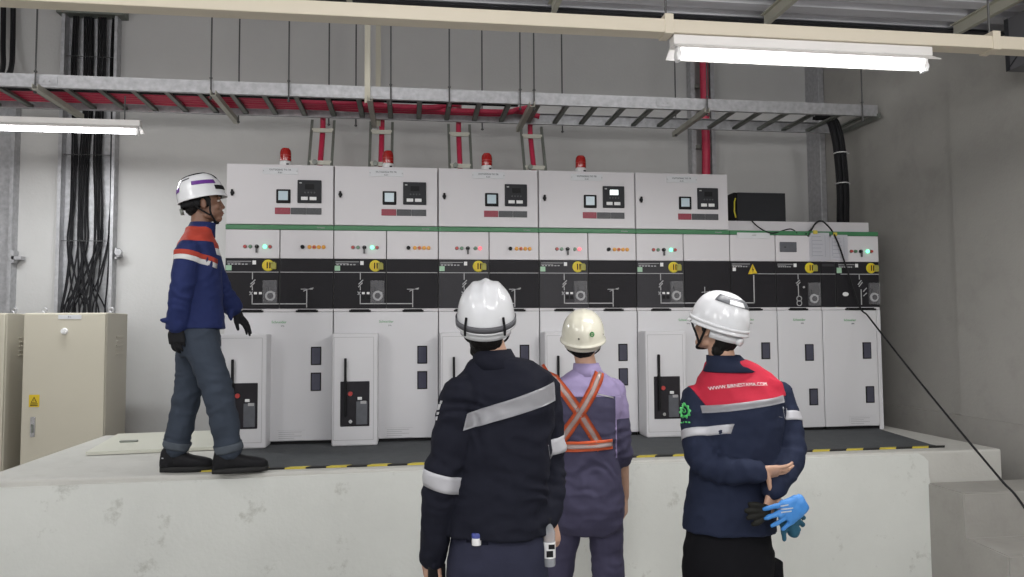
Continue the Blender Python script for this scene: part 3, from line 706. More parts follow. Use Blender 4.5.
# ================================================================ people
from mathutils.bvhtree import BVHTree
P_ = dict(
 skin=mat('skin', (.50,.30,.21), .5, 0, .06, 20), skin_dark=mat('skin_tan', (.22,.115,.075), .5, 0, .08, 20),
 hair=mat('black_hair', (.012,.011,.011), .45, 0, .3, 60, .5, 120, stretch=(1,1,.25)),
 navy_a=mat('black_navy_cloth', (.0125,.0135,.022), .8, 0, .12, 30, .25, 350), trouser_a=mat('dark_navy_trousers', (.030,.032,.055), .8, 0, .12, 25, .25, 350),
 navy_d=mat('navy_cloth', (.020,.026,.052), .75, 0, .12, 30, .25, 350), black_d=mat('black_trousers', (.008,.008,.010), .85, 0, .15, 30, .2, 350),
 red_d=mat('crimson_yoke', (.50,.022,.050), .7, 0, .06, 20, .2, 350),
 lilac=mat('lilac_cloth', (.30,.25,.42), .75, 0, .06, 20, .2, 350), plum=mat('slate_purple_cloth', (.062,.058,.105), .75, 0, .1, 20, .25, 350),
 orange=mat('orange_webbing', (.85,.17,.06), .6, 0, .05), silver=mat('reflective_silver', (.50,.50,.53), .4, .1, .05, 40),
 silver2=mat('reflective_pink_silver', (.62,.50,.48), .4, .1, .05, 40),
 blue_w=mat('royal_navy_cloth', (.016,.026,.105), .75, 0, .1, 25, .25, 350), red_w=mat('orange_red_yoke', (.42,.055,.035), .7, 0, .06),
 white_w=mat('white_band', (.66,.66,.66), .6), denim=mat('grey_blue_denim', (.042,.054,.076), .85, 0, .25, 7, .3, 300), denim_in=mat('denim_turn_up', (.085,.10,.12), .85, 0, .15, 20),
 shell=mat('helmet_white', (.70,.71,.73), .22, 0, .01, coat=.4), shellgrey=mat('helmet_vent_grey', (.11,.115,.125), .4), cream_h=mat('helmet_cream', (.68,.66,.55), .25, 0, .01, coat=.4),
 purple=mat('helmet_purple_stripe', (.13,.03,.25), .35), strapk=mat('strap_black', (.015,.015,.016), .7), band=mat('elastic_band_grey', (.09,.09,.10), .6),
 glove=mat('black_glove', (.018,.018,.02), .75, 0, .2, 60, .3, 300), shoe=mat('black_shoe', (.016,.016,.018), .55, 0, .2, 50), sole=mat('shoe_sole', (.03,.03,.03), .7),
 eyew=mat('eye_white', (.7,.68,.65), .3), eyek=mat('eye_dark', (.02,.012,.01), .25), gearg=mat('gear_green', (.10,.55,.16), .5),
 gblue=mat('blue_glove_coating', (.05,.24,.62), .45, 0, .12, 30), gteal=mat('teal_glove_knit', (.03,.11,.17), .85, 0, .15, 60), lens=mat('clear_lens', (.5,.52,.55), .1, alpha=.4),
 lips=mat('lip_tone', (.24,.10,.085), .5), badge=mat('badge_white', (.75,.75,.77), .5),
)
W_.update({'p_'+k: v for k, v in P_.items()})

def cr(pts, n):
    return smooth_path(pts, n)
def limb(mb, pts, rad, n=6, seg=16):
    """tapering round limb through the joints, rounded at both ends"""
    P = [Vector(p) for p in pts]; path = smooth_path(P, n); rs = []
    for i in range(len(P)-1):
        for k in range(n): rs.append(rad[i]+(rad[i+1]-rad[i])*(k/n))
    rs.append(rad[-1]); mb.tube(path, rs, seg)
    for p, r in ((P[0], rad[0]), (P[-1], rad[-1])):
        bmesh.ops.create_icosphere(mb.bm, subdivisions=2, radius=r*.985, matrix=Matrix.Translation(p))
def ell(mb, c, r, M=None, sub=3):
    m = Matrix.Translation(Vector(c)) @ Matrix.Diagonal((*r, 1))
    bmesh.ops.create_icosphere(mb.bm, subdivisions=sub, radius=1, matrix=(M @ m) if M else m)
def loft(mb, rings, n=36, e=2.3):
    """rings of (centre, side axis, half width, depth axis, half depth); interpolated smoothly"""
    R = []
    for i in range(len(rings)-1):
        for k in range(4):
            s = k/4; a, b = rings[i], rings[i+1]
            R.append((a[0].lerp(b[0], s), a[1].lerp(b[1], s).normalized(), a[2]+(b[2]-a[2])*s, a[3].lerp(b[3], s).normalized(), a[4]+(b[4]-a[4])*s))
    R.append(rings[-1]); V = []
    for c, s, a, f, b in R:
        row = []
        for k in range(n):
            t = 2*PI*k/n; ct, st = math.cos(t), math.sin(t)
            row.append(mb.bm.verts.new(c+s*(a*math.copysign(abs(ct)**(2/e), ct))+f*(b*math.copysign(abs(st)**(2/e), st))))
        V.append(row)
    for A, B in zip(V, V[1:]):
        for k in range(n): mb.bm.faces.new((A[k], A[(k+1)%n], B[(k+1)%n], B[k]))
    mb.bm.faces.new(V[0][::-1]); mb.bm.faces.new(V[-1])
def remesh(mb, vox, it=3, fac=.5):
    bmesh.ops.recalc_face_normals(mb.bm, faces=mb.bm.faces)
    me = bpy.data.meshes.new('t'); mb.bm.to_mesh(me); mb.bm.free()
    o = bpy.data.objects.new('t', me); C.objects.link(o)
    r = o.modifiers.new('r', 'REMESH'); r.mode = 'VOXEL'; r.voxel_size = vox; r.adaptivity = 0
    if it: q = o.modifiers.new('s', 'SMOOTH'); q.iterations = it; q.factor = fac
    dg = bpy.context.evaluated_depsgraph_get(); me2 = bpy.data.meshes.new_from_object(o.evaluated_get(dg))
    bpy.data.objects.remove(o); bpy.data.meshes.remove(me)
    out = MB(); out.bm.from_mesh(me2); bpy.data.meshes.remove(me2); out.bm.normal_update(); return out
def folds(mb, amp, f=(9,9,15), elbows=(), seed=0):
    """cloth folds: soft ridges all over, tighter ones bunched at the bends"""
    bm = mb.bm; bm.normal_update(); mv = []
    for v in bm.verts:
        p = v.co; q = Vector((p.x*f[0], p.y*f[1], p.z*f[2]))+Vector((seed*3.1, seed, 0))
        a = 1-2*abs(noise.noise(q)); d = amp*(a-.4)*.9+amp*.35*noise.noise(q*2.7)
        for e, ax, w in elbows:
            r = (p-e); k = math.exp(-(r.length/w)**2)
            if k > .02: d += amp*.75*k*math.sin(r.dot(ax)*88+7*noise.noise(q*.9)+r.length*30)
        mv.append(v.normal*d)
    for v, d in zip(bm.verts, mv): v.co += d
    bm.normal_update()
def fin(mb, name, m, root, off):
    bmesh.ops.translate(mb.bm, vec=-off, verts=mb.bm.verts)
    o = mb.build(name, 'p_'+m if 'p_'+m in W_ else m, root)
    for p in o.data.polygons: p.use_smooth = True
    return o
def patch(mb, planes, pred, offset=.002, thick=.0025):
    """copy of part of a garment's surface, cut along planes and raised a little"""
    b = mb.bm.copy()
    for co_, no_ in planes: bmesh.ops.bisect_plane(b, geom=list(b.verts)+list(b.edges)+list(b.faces), plane_co=co_, plane_no=no_)
    kill = [f for f in b.faces if not pred(f.calc_center_median())]
    bmesh.ops.delete(b, geom=kill, context='FACES')
    seen = {}; comps = []          # keep the one largest piece
    for f0 in b.faces:
        if f0 in seen: continue
        st = [f0]; seen[f0] = 1; cp = []
        while st:
            f = st.pop(); cp.append(f)
            for e in f.edges:
                for g in e.link_faces:
                    if g not in seen: seen[g] = 1; st.append(g)
        comps.append(cp)
    comps.sort(key=len)
    bmesh.ops.delete(b, geom=[f for cp in comps[:-1] for f in cp], context='FACES'); b.normal_update()
    mv = [v.normal*(offset) for v in b.verts]
    for v, d in zip(b.verts, mv): v.co += d
    if thick: bmesh.ops.solidify(b, geom=list(b.faces), thickness=thick)
    out = MB(); out.bm.free(); out.bm = b; return out
def arm_band(bvh, p0, p1, t0, t1, off=.003, n=40, tilt=None):
    ax = (p1-p0); L = ax.length; ax.normalize(); x = ax.orthogonal().normalized(); y = ax.cross(x); mb = MB(); rows = []
    for j in range(5):
        c = p0+ax*L*(t0+(t1-t0)*j/4); row = []
        for k in range(n):
            a = 2*PI*k/n; d = x*math.cos(a)+y*math.sin(a); h = bvh.ray_cast(c, d, .16)
            row.append(mb.bm.verts.new((h[0] if h[0] else c+d*.07)+d*off))
        rows.append(row)
    for A, B in zip(rows, rows[1:]):
        for k in range(n): mb.bm.faces.new((A[k], A[(k+1)%n], B[(k+1)%n], B[k]))
    bmesh.ops.recalc_face_normals(mb.bm, faces=mb.bm.faces); bmesh.ops.solidify(mb.bm, geom=list(mb.bm.faces), thickness=.002); return mb
def drape(bvh, quad, dirv, off=.003, nu=24, nv=4, mb=None, thick=.002):
    """strip with corners a,b,c,d laid on a surface along dirv"""
    a, b, c, d = quad; mb = mb or MB(); g = []; fs = []
    last = .3
    for i in range(nu+1):
        row = []
        for j in range(nv+1):
            p = a.lerp(b, i/nu).lerp(d.lerp(c, i/nu), j/nv); h = bvh.ray_cast(p-dirv*.45, dirv, 1.0)
            if h[0]: last = (h[0]-p).dot(dirv)
            row.append(mb.bm.verts.new(p+dirv*(last-off)))
        g.append(row)
    for i in range(nu):
        for j in range(nv): fs.append(mb.bm.faces.new((g[i][j], g[i+1][j], g[i+1][j+1], g[i][j+1])))
    bmesh.ops.solidify(mb.bm, geom=fs, thickness=thick); return mb
def drape_mesh(o, bvh, dirv, off=.003):
    for v in o.data.vertices:
        h = bvh.ray_cast(v.co-dirv*.45, dirv, 1.0)
        if h[0]: v.co = h[0]-dirv*off
def frame(c, phi, pitch=0, roll=0):
    """head or hip frame: columns right, forward, up"""
    return Matrix.Translation(c) @ Matrix.Rotation(-math.radians(phi), 4, 'Z') @ Matrix.Rotation(math.radians(pitch), 4, 'X') @ Matrix.Rotation(math.radians(roll), 4, 'Y')
def hand(mb, wr, d, n, side, curl=(18,25,20), r=1.0, spread=.05, thumb=None, curls=None, fat=1.0):
    """five fingers; d along the hand, n out of its back, side=+1 puts the thumb at d x n"""
    d = d.normalized(); n = (n-d*n.dot(d)).normalized(); s = d.cross(n)*side
    loft(mb, [(wr-d*.01, s, .027*r*fat, n, .020*r*fat), (wr+d*.03, s, .036*r*fat, n, .017*r*fat), (wr+d*.075, s, .043*r*fat, n, .0145*r*fat), (wr+d*.092, s, .041*r*fat, n, .011*r*fat)], 20, 2.4)
    for k, (o, L, q) in enumerate(((.032,.070,.0090), (.0108,.079,.0092), (-.0108,.073,.0088), (-.031,.056,.0080))):
        cu = (curls[k] if curls else curl); p = wr+d*(.088-.004*abs(k-1)-(.008 if k == 3 else 0))+s*o*r; ang = 0; pts = [p-d*.02]; dd = (d+s*spread*(1.5-k)).normalized(); pts.append(p)
        for seg, cdeg in zip((.46,.30,.24), cu):
            ang += math.radians(cdeg); p = p+(dd*math.cos(ang)-n*math.sin(ang))*L*seg; pts.append(p)
        q *= fat; limb(mb, pts, [q*r, q*r, q*.95*r, q*.85*r, q*.72*r], 3, 10)
    b = wr+d*.018+s*.022*r
    t1, t2 = thumb or ((d*.62+s*.70-n*.30), (d*.9+s*.25-n*.35))
    t1 = t1.normalized(); t2 = t2.normalized()
    limb(mb, [b, b+t1*.040, b+t1*.040+t2*.032, b+t1*.04+t2*.058], [.0145*r*fat,.0125*r*fat,.0105*r*fat,.0085*r*fat], 3, 10)
def head_mesh(mb, H):
    ell(mb, (0,-.012,.035), (.074,.094,.083), H); ell(mb, (0,.032,-.040), (.060,.063,.072), H); ell(mb, (0,.064,-.096), (.028,.027,.022), H)
    for s in (-1,1):
        ell(mb, (s*.036,.062,-.030), (.026,.026,.026), H, 2); ell(mb, (s*.048,.02,-.075), (.016,.035,.022), H, 2)
        ell(mb, (s*.0775,-.004,-.015), (.009,.019,.031), H, 2); ell(mb, (s*.030,.083,.022), (.024,.010,.008), H, 2)
    limb(mb, [H@Vector((0,.083,.014)), H@Vector((0,.093,-.012)), H@Vector((0,.100,-.030))], [.008,.010,.0125], 3, 10)
    for s in (-1,1): ell(mb, (s*.012,.095,-.033), (.009,.010,.008), H, 2)
    limb(mb, [H@Vector((-.020,.083,-.062)), H@Vector((0,.094,-.060)), H@Vector((.020,.083,-.062))], [.007,.009,.007], 3, 8)
    limb(mb, [H@Vector((-.018,.081,-.074)), H@Vector((0,.090,-.074)), H@Vector((.018,.081,-.074))], [.006,.009,.006], 3, 8)
def face_parts(root, off, H):
    for s in (-1,1):
        mb = MB(); ell(mb, (s*.030,.0785,.004), (.0115,.009,.0055), H, 2); e = fin(mb, 'eye', 'eyew', root, off)
        mb = MB(); ell(mb, (s*.030,.0858,.004), (.0055,.0030,.0048), H, 2); fin(mb, 'iris', 'eyek', e, off)
        mb = MB(); limb(mb, [H@Vector((s*.012,.095,.026)), H@Vector((s*.030,.096,.031)), H@Vector((s*.048,.084,.026))], [.003,.004,.002], 3, 8); fin(mb, 'eyebrow', 'hair', root, off)
    mb = MB(); limb(mb, [H@Vector((-.021,.089,-.068)), H@Vector((0,.1005,-.067)), H@Vector((.021,.089,-.068))], [.0025,.0035,.0025], 3, 8); fin(mb, 'lips', 'lips', root, off)
def hair_mesh(root, off, H, nape=1.0):
    mb = MB(); ell(mb, (0,-.022,.036), (.080,.093,.086), H)
    ell(mb, (0,-.062,-.030), (.066,.042,.052*nape), H); 
    for s in (-1,1): ell(mb, (s*.068,.010,.000), (.013,.028,.040), H, 2)
    if nape > 1.2: ell(mb, (0,-.052,-.088), (.060,.036,.050), H)
    mb = remesh(mb, .006, 2)
    for v in mb.bm.verts: v.co += v.normal*.004*noise.noise(v.co*70)
    return fin(mb, 'hair', 'hair', root, off)
def helmet_shell(root, off, H, m, ridge=0, peak=.035, brim=.012, rx=.112, ry=.138, h=.142, zb=.012, ridges=None):
    """hard hat: dome with ridges, rolled brim all round and a peak in front"""
    mb = MB(); n = 56; prof = []
    for j in range(15):
        t = (PI/2)*j/14; prof.append((math.cos(t)**.80, math.sin(t)**.92))
    rows = []
    for (rr, zz) in prof:
        row = []
        for k in range(n):
            a = 2*PI*k/n; ca, sa = math.cos(a), math.sin(a); x, y = rx*ca*rr, ry*sa*rr; z = zb+h*zz; lift = 0
            if ridge: lift = ridge*(math.exp(-(x/.013)**2)+.65*math.exp(-((abs(x)-.045)/.011)**2))*max(0, min(1, zz*1.7-.45))
            if rr < 1e-3: x = y = 0
            v = Vector((x, y, z)); v += Vector((x/rx, y/ry, (z-zb)/h)).normalized()*lift; row.append(v)
        rows.append(row)
    top = H@(sum(rows[-1], Vector())/n); V = []
    bro = []
    for dz, ex in ((-.016, 1.0), (-.010, .96), (-.004, .35)):
        row = []
        for k in range(n):
            a = 2*PI*k/n; ca, sa = math.cos(a), math.sin(a); p = brim+peak*max(0, sa)**3
            row.append(Vector(((rx+p*ex)*ca, (ry+p*ex)*sa, zb+dz-(.010*max(0, sa)**3*ex))))
        bro.append(row)
    for row in bro+rows[:-1]: V.append([mb.bm.verts.new(H@v) for v in row])
    fs = []
    for A, B in zip(V, V[1:]):
        for k in range(n): fs.append(mb.bm.faces.new((A[k], A[(k+1)%n], B[(k+1)%n], B[k])))
    t = mb.bm.verts.new(top)
    for k in range(n): fs.append(mb.bm.faces.new((V[-1][k], V[-1][(k+1)%n], t)))
    bmesh.ops.recalc_face_normals(mb.bm, faces=mb.bm.faces); bmesh.ops.solidify(mb.bm, geom=list(mb.bm.faces), thickness=.003)
    return fin(mb, 'helmet', m, root, off)
def dome_pt(H, a, el, rx=.112, ry=.138, h=.142, zb=.012, lift=.002):
    rr, zz = math.cos(el)**.80, math.sin(el)**.92; p = Vector((rx*math.cos(a)*rr, ry*math.sin(a)*rr, zb+h*zz)); nn = Vector((p.x/rx**2, p.y/ry**2, (p.z-zb)/h**2+.5)).normalized(); return H@(p+nn*lift)
def dome_patch(root, off, H, m, name, poly, lift=.0025, **kw):
    """sticker or vent on the helmet: grid between (azimuth, elevation) corners in degrees"""
    mb = MB(); (a0,e0),(a1,e1),(a2,e2),(a3,e3) = [(math.radians(a), math.radians(e)) for a, e in poly]; N = 12; M_ = 5; g = []
    for i in range(N+1):
        s = i/N; row = []
        for j in range(M_+1):
            t = j/M_; a = (a0*(1-s)+a1*s)*(1-t)+(a3*(1-s)+a2*s)*t; e = (e0*(1-s)+e1*s)*(1-t)+(e3*(1-s)+e2*s)*t
            row.append(mb.bm.verts.new(dome_pt(H, a, e, lift=lift, **kw)))
        g.append(row)
    fs = [mb.bm.faces.new((g[i][j], g[i+1][j], g[i+1][j+1], g[i][j+1])) for i in range(N) for j in range(M_)]
    bmesh.ops.recalc_face_normals(mb.bm, faces=mb.bm.faces); bmesh.ops.solidify(mb.bm, geom=list(mb.bm.faces), thickness=.0015)
    return fin(mb, name, m, root, off)
def head_strap(root, off, H, pts, r, m='strapk', name='strap', flat=.35):
    mb = MB(); path = smooth_path([H@Vector(p) for p in pts], 6); mb.tube(path, r, 8); return fin(mb, name, m, root, off)
def ring_band(root, off, H, z0, z1, rx, ry, m, name, n=48, a0=0, a1=360, y0=0):
    mb = MB(); g = []
    for k in range(n+1):
        a = math.radians(a0+(a1-a0)*k/n); g.append([mb.bm.verts.new(H@Vector(((rx+q)*math.cos(a), y0+(ry+q)*math.sin(a), z))) for z, q in ((z0,0),(z1,0),(z1,.003),(z0,.003))])
    for A, B in zip(g, g[1:]):
        for j in range(4): mb.bm.faces.new((A[j], A[(j+1)%4], B[(j+1)%4], B[j]))
    mb.bm.faces.new(g[0][::-1]); mb.bm.faces.new(g[-1]); return fin(mb, name, m, root, off)
def collar(root, off, rings, m):
    """standing collar: a hollow band round the neck"""
    mb = MB(); n = 32; V = []
    for c, s, a, f, b in rings: V.append([mb.bm.verts.new(c+s*(a*math.cos(2*PI*k/n))+f*(b*math.sin(2*PI*k/n))) for k in range(n)])
    for A, B in zip(V, V[1:]):
        for k in range(n): mb.bm.faces.new((A[k], A[(k+1)%n], B[(k+1)%n], B[k]))
    bmesh.ops.recalc_face_normals(mb.bm, faces=mb.bm.faces); bmesh.ops.solidify(mb.bm, geom=list(mb.bm.faces), thickness=.006)
    return fin(mb, 'collar', m, root, off)
def shoe(root, off, heel, fwd, L=.285, zf=FZ):
    """work shoe: rounded upper with a collar, thick sole and laces"""
    f = fwd.normalized(); s = Vector((f.y, -f.x, 0)); up = Vector((0,0,1)); b = Vector((heel.x, heel.y, zf))
    mb = MB(); rings = []
    for t, w, hh, e in ((0.0,.020,.036,0), (.03,.034,.072,0), (.10,.038,.084,0), (.25,.040,.080,0), (.42,.043,.062,0), (.60,.048,.048,0), (.80,.048,.040,0), (.93,.036,.033,0), (1.0,.014,.022,0)):
        rings.append((b+f*L*t+up*(.022+hh*.75), s, w, up, hh*.75))
    loft(mb, rings, 24, 2.6); limb(mb, [b+f*.055+up*.06, b+f*.06+up*.125], [.046,.047], 3, 16)
    mb = remesh(mb, .006, 2); sh = fin(mb, 'shoe', 'shoe', root, off)
    mb = MB(); sole = []
    for k in range(32):
        a = 2*PI*k/32; ca, sa = math.cos(a), math.sin(a); sole.append(b+f*(L*.5+L*.515*ca)+s*((.044+.006*ca)*sa)+up*.003)
    mb.prism(sole, (0,0,.030)); fin(mb, 'sole', 'sole', sh, off)
    mb = MB()
    for k in range(4):
        c = b+f*L*(.34+.085*k)+up*(.140-.018*k); mb.tube([c-s*.030-up*.014, c+up*.004, c+s*.030-up*.014], .0042, 6)
    fin(mb, 'laces', 'band', sh, off)
    mb = MB(); ell(mb, b+f*.030+s*.032+up*.085, (.016,.006,.007)); ell(mb, b+f*.030-s*.032+up*.085, (.016,.006,.007)); fin(mb, 'heel_accent', 'silver', sh, off); return sh
def person(label, root_loc):
    return thing('person', label, 'person', root_loc)
def rings_of(J, S, F, rows):
    """rows (u, v, dy, a, b, roll) -> loft rings"""
    out = []
    for u, v, dy, a, b, roll in rows:
        q = math.radians(roll); up = Vector((0,0,1)); s = (S*math.cos(q)+up*math.sin(q)).normalized(); out.append((J(u, v, dy), s, a, F, b))
    return out
def arm_elbow(a, b, c): return (b, (c-a).normalized(), .085)

# ---------------------------------------------------------------- man in black with the white ridged helmet (left, nearest)
def man_black():
    Yb = -2.72; J = lambda u, v, dy=0: at(u, v, Yb+dy)
    pel = J(497, 545); root_loc = Vector((pel.x, pel.y, FZ)); off = root_loc
    root = person('person in black jacket with slanted silver back stripe and ridged white helmet, seen from behind', root_loc)
    phi = 12; S = Vector((math.cos(math.radians(phi)), -math.sin(math.radians(phi)), 0)); F = Vector((math.sin(math.radians(phi)), math.cos(math.radians(phi)), 0))
    H = frame(J(486, 322, .02), 8, 20, 0)
    shL, elL, wrL = J(463, 396, -.05), J(442, 478, -.05), J(433, 557, .03)
    shR, elR, wrR = J(541, 388, .05), J(551, 464, .06), J(548, 517, -.04)
    rows = [(497,531,0,.193,.145,0),(498,505,0,.184,.140,2),(500,475,0,.178,.135,5),(502,440,0,.188,.140,8),(502,412,0,.196,.142,9),(502,395,0,.200,.132,9),(501,382,.005,.188,.115,9),(499,372,.01,.158,.098,8),(497,364,.012,.120,.09,6),(495,358,.015,.086,.082,3)]
    R = rings_of(J, S, F, rows)
    # body: one continuous surface
    mb = MB(); head_mesh(mb, H); limb(mb, [H@Vector((0,-.020,-.05)), J(494,360,.01), J(500,385,.01)], [.056,.058,.06])
    loft(mb, [(c, s, a-.028, f, b-.028) for c, s, a, f, b in R[:-1]])
    limb(mb, [shL, elL, wrL], [.052,.042,.027]); limb(mb, [shR, elR, wrR], [.052,.042,.027])
    hand(mb, wrL, Vector((.0,.12,-1)), Vector((-.55,-.6,0)), 1, (35,45,30)); 
    hand(mb, wrR, Vector((.10,-.10,-1)), Vector((.35,-.9,0)), -1, (42,55,35), thumb=(Vector((-.35,-.2,-.75)), Vector((-.3,.25,-.9))))
    hips = [pel-S*.09+Vector((0,0,-.02)), pel+S*.09+Vector((0,0,-.02))]; ank = [pel-S*.13, pel+S*.13]
    for h, a in zip(hips, ank):
        a = Vector((a.x, a.y, FZ+.09)); k = Vector(((h.x+a.x)/2, (h.y+a.y)/2+.02, FZ+.47)); limb(mb, [h, k, a], [.075,.052,.038])
        limb(mb, [a, a+F*.12+Vector((0,0,-.045))], [.036,.03])
    fin(remesh(mb, .0045, 2), 'body', 'skin', root, off)
    hair_mesh(root, off, H, 1.55)
    # jacket
    mb = MB(); loft(mb, R); limb(mb, [shL, elL, wrL+(wrL-elL).normalized()*-.005], [.080,.064,.050]); limb(mb, [shR, elR, wrR], [.072,.058,.046])
    mb = remesh(mb, .008, 4); folds(mb, .010, (8,8,12), [arm_elbow(shL, elL, wrL), arm_elbow(shR, elR, wrR), (J(465,410,-.1), Vector((.5,0,.8)).normalized(), .10), (J(540,500,-.1), Vector((.4,0,.9)).normalized(), .12)], 1)
    bvh = BVHTree.FromBMesh(mb.bm)
    bands = [arm_band(bvh, shL, elL, .93, 1.13), arm_band(bvh, shR, elR, .64, .84)]
    bk = drape(bvh, (J(467,414,-.13), J(557,383,-.13), J(557,402,-.13), J(463,431,-.13)), Vector((.10,1,0)).normalized(), .007, 40, 6)
    lg = drape(bvh, (J(434,406,-.13), J(438.5,405,-.13), J(437,411,-.13), J(433,412,-.13)), Vector((.25,1,0)).normalized(), .003, 6, 6)
    drape(bvh, (J(437,402,-.13), J(440,402,-.13), J(439,405,-.13), J(436,405,-.13)), Vector((.25,1,0)).normalized(), .003, 4, 4, lg)
    drape(bvh, (J(433,414,-.13), J(437,413,-.13), J(436,416,-.13), J(433,417,-.13)), Vector((.25,1,0)).normalized(), .003, 4, 4, lg)
    drape(bvh, (J(431,419,-.13), J(435,418,-.13), J(434,422,-.13), J(431,423,-.13)), Vector((.25,1,0)).normalized(), .003, 4, 4, lg)
    jk = fin(mb, 'jacket', 'navy_a', root, off)
    fin(bk, 'reflective_stripe', 'silver', jk, off); fin(lg, 'sleeve_emblem', 'badge', jk, off)
    for b in bands: fin(b, 'reflective_band', 'silver', jk, off)
    cS = (S*math.cos(.06)+Vector((0,0,1))*math.sin(.06))
    collar(root, off, [(J(498,368,.005), cS, .096, F, .092), (J(494,358,.01), cS, .080, F, .080), (J(492,350,.015), cS, .071, F, .072)], 'navy_a')
    # trousers
    mb = MB(); Z = Vector((0,0,1))
    loft(mb, [(J(498,520), S, .160, F, .118), (J(498,540), S, .176, F, .130), (J(497,562), S, .186, F, .138), (J(497,590), S, .180, F, .128), (J(497,602), S, .150, F, .10)])
    for h, a in zip(hips, ank):
        a = Vector((a.x, a.y, FZ+.06)); k = Vector(((h.x+a.x)/2, (h.y+a.y)/2+.02, FZ+.47)); limb(mb, [h+Vector((0,0,-.03)), k, a], [.098,.080,.074])
    mb = remesh(mb, .009, 3); folds(mb, .006, (7,7,9), [], 4); bv2 = BVHTree.FromBMesh(mb.bm)
    pk = drape(bv2, (J(466,532,-.13), J(489,533,-.13), J(488,546,-.13), J(466,546,-.13)), Vector((.1,1,0)).normalized(), .002, 8, 6)
    tr = fin(mb, 'trousers', 'trouser_a', root, off); fin(pk, 'pocket', 'trouser_a', tr, off)
    for a in ank: shoe(root, off, a-F*.06, F)
    # helmet with elastic goggle band
    hm = helmet_shell(root, off, H, 'shell', .008, .035, .006, rx=.107, ry=.134)
    ring_band(hm, off, H, .004, .026, .1105, .1375, 'p_band', 'goggle_band', 48, 168, 372)
    for a in (232, 308): 
        pts = [dome_pt(H, math.radians(a), math.radians(e), lift=.003, rx=.107, ry=.134) for e in (15,)]+[H@Vector((.116*math.cos(math.radians(a)), .143*math.sin(math.radians(a)), z)) for z in (.012,-.002,-.012)]
        mb = MB(); mb.tube(smooth_path(pts, 4), .0045, 8); fin(mb, 'band_clip', 'strapk', hm, off)
    ring_band(hm, off, H, -.030, -.004, .094, .112, 'p_shell', 'headband', 40, 195, 345, -.012)
    head_strap(hm, off, H, [(-.100,-.02,.0),(-.090,.0,-.03),(-.075,.025,-.08),(-.03,.055,-.115),(.03,.055,-.115),(.075,.025,-.08),(.09,.0,-.03),(.1,-.02,0)], .004, name='chin_strap')
    # things he carries
    bt = thing('water_bottle', 'small clear bottle held in the right hand of the man in black', 'bottle', J(549,540,-.075)+Vector((0,0,-.09)))
    mb = MB(); mb.lathe([(.020,0),(.0225,.004),(.0225,.05),(.0205,.06),(.0225,.07),(.0225,.12),(.012,.145),(.011,.155)], seg=20); mb.build('bottle_body', mat('bottle_plastic', (.45,.47,.50), .15, alpha=.55), bt, True)
    MB().lathe([(.0132,.152),(.0132,.168),(.012,.17)], seg=20).build('cap', 'blk', bt, True)
    MB().lathe([(.0230,.030),(.0232,.031),(.0232,.085),(.0230,.086)], seg=20).build('bottle_label', 'wht', bt, True)
    mb = MB(); mb.box(-.014,.010,-.0242,-.0228,.036,.058).box(-.006,.016,-.0242,-.0228,.064,.080); mb.build('label_print', 'blk', bt)
    ph = thing('phone', 'black phone in the lowered left hand of the man in black', 'phone', J(437,578,-.01)+Vector((0,.02,-.05)), .5)
    box(-.036,.036,-.005,.005,-.06,.09,.004).build('case', 'blk', ph); box(-.032,.032,.005,.0056,-.054,.084).build('display', 'darkmetal', ph)
    pb = thing('pocket_bottle', 'small white bottle with a blue cap in the back pocket of the man in black', 'bottle', J(476.5,541,-.112)+Vector((0,0,-.018)))
    MB().lathe([(.016,.005),(.0165,.006),(.0165,.032),(.015,.036)], seg=20).build('bottle_body', 'wht', pb, True)
    MB().lathe([(.0170,.030),(.0172,.031),(.0172,.044),(.015,.047)], seg=20).build('cap', mat('cap_blue', (.06,.08,.30), .4), pb, True)
man_black()

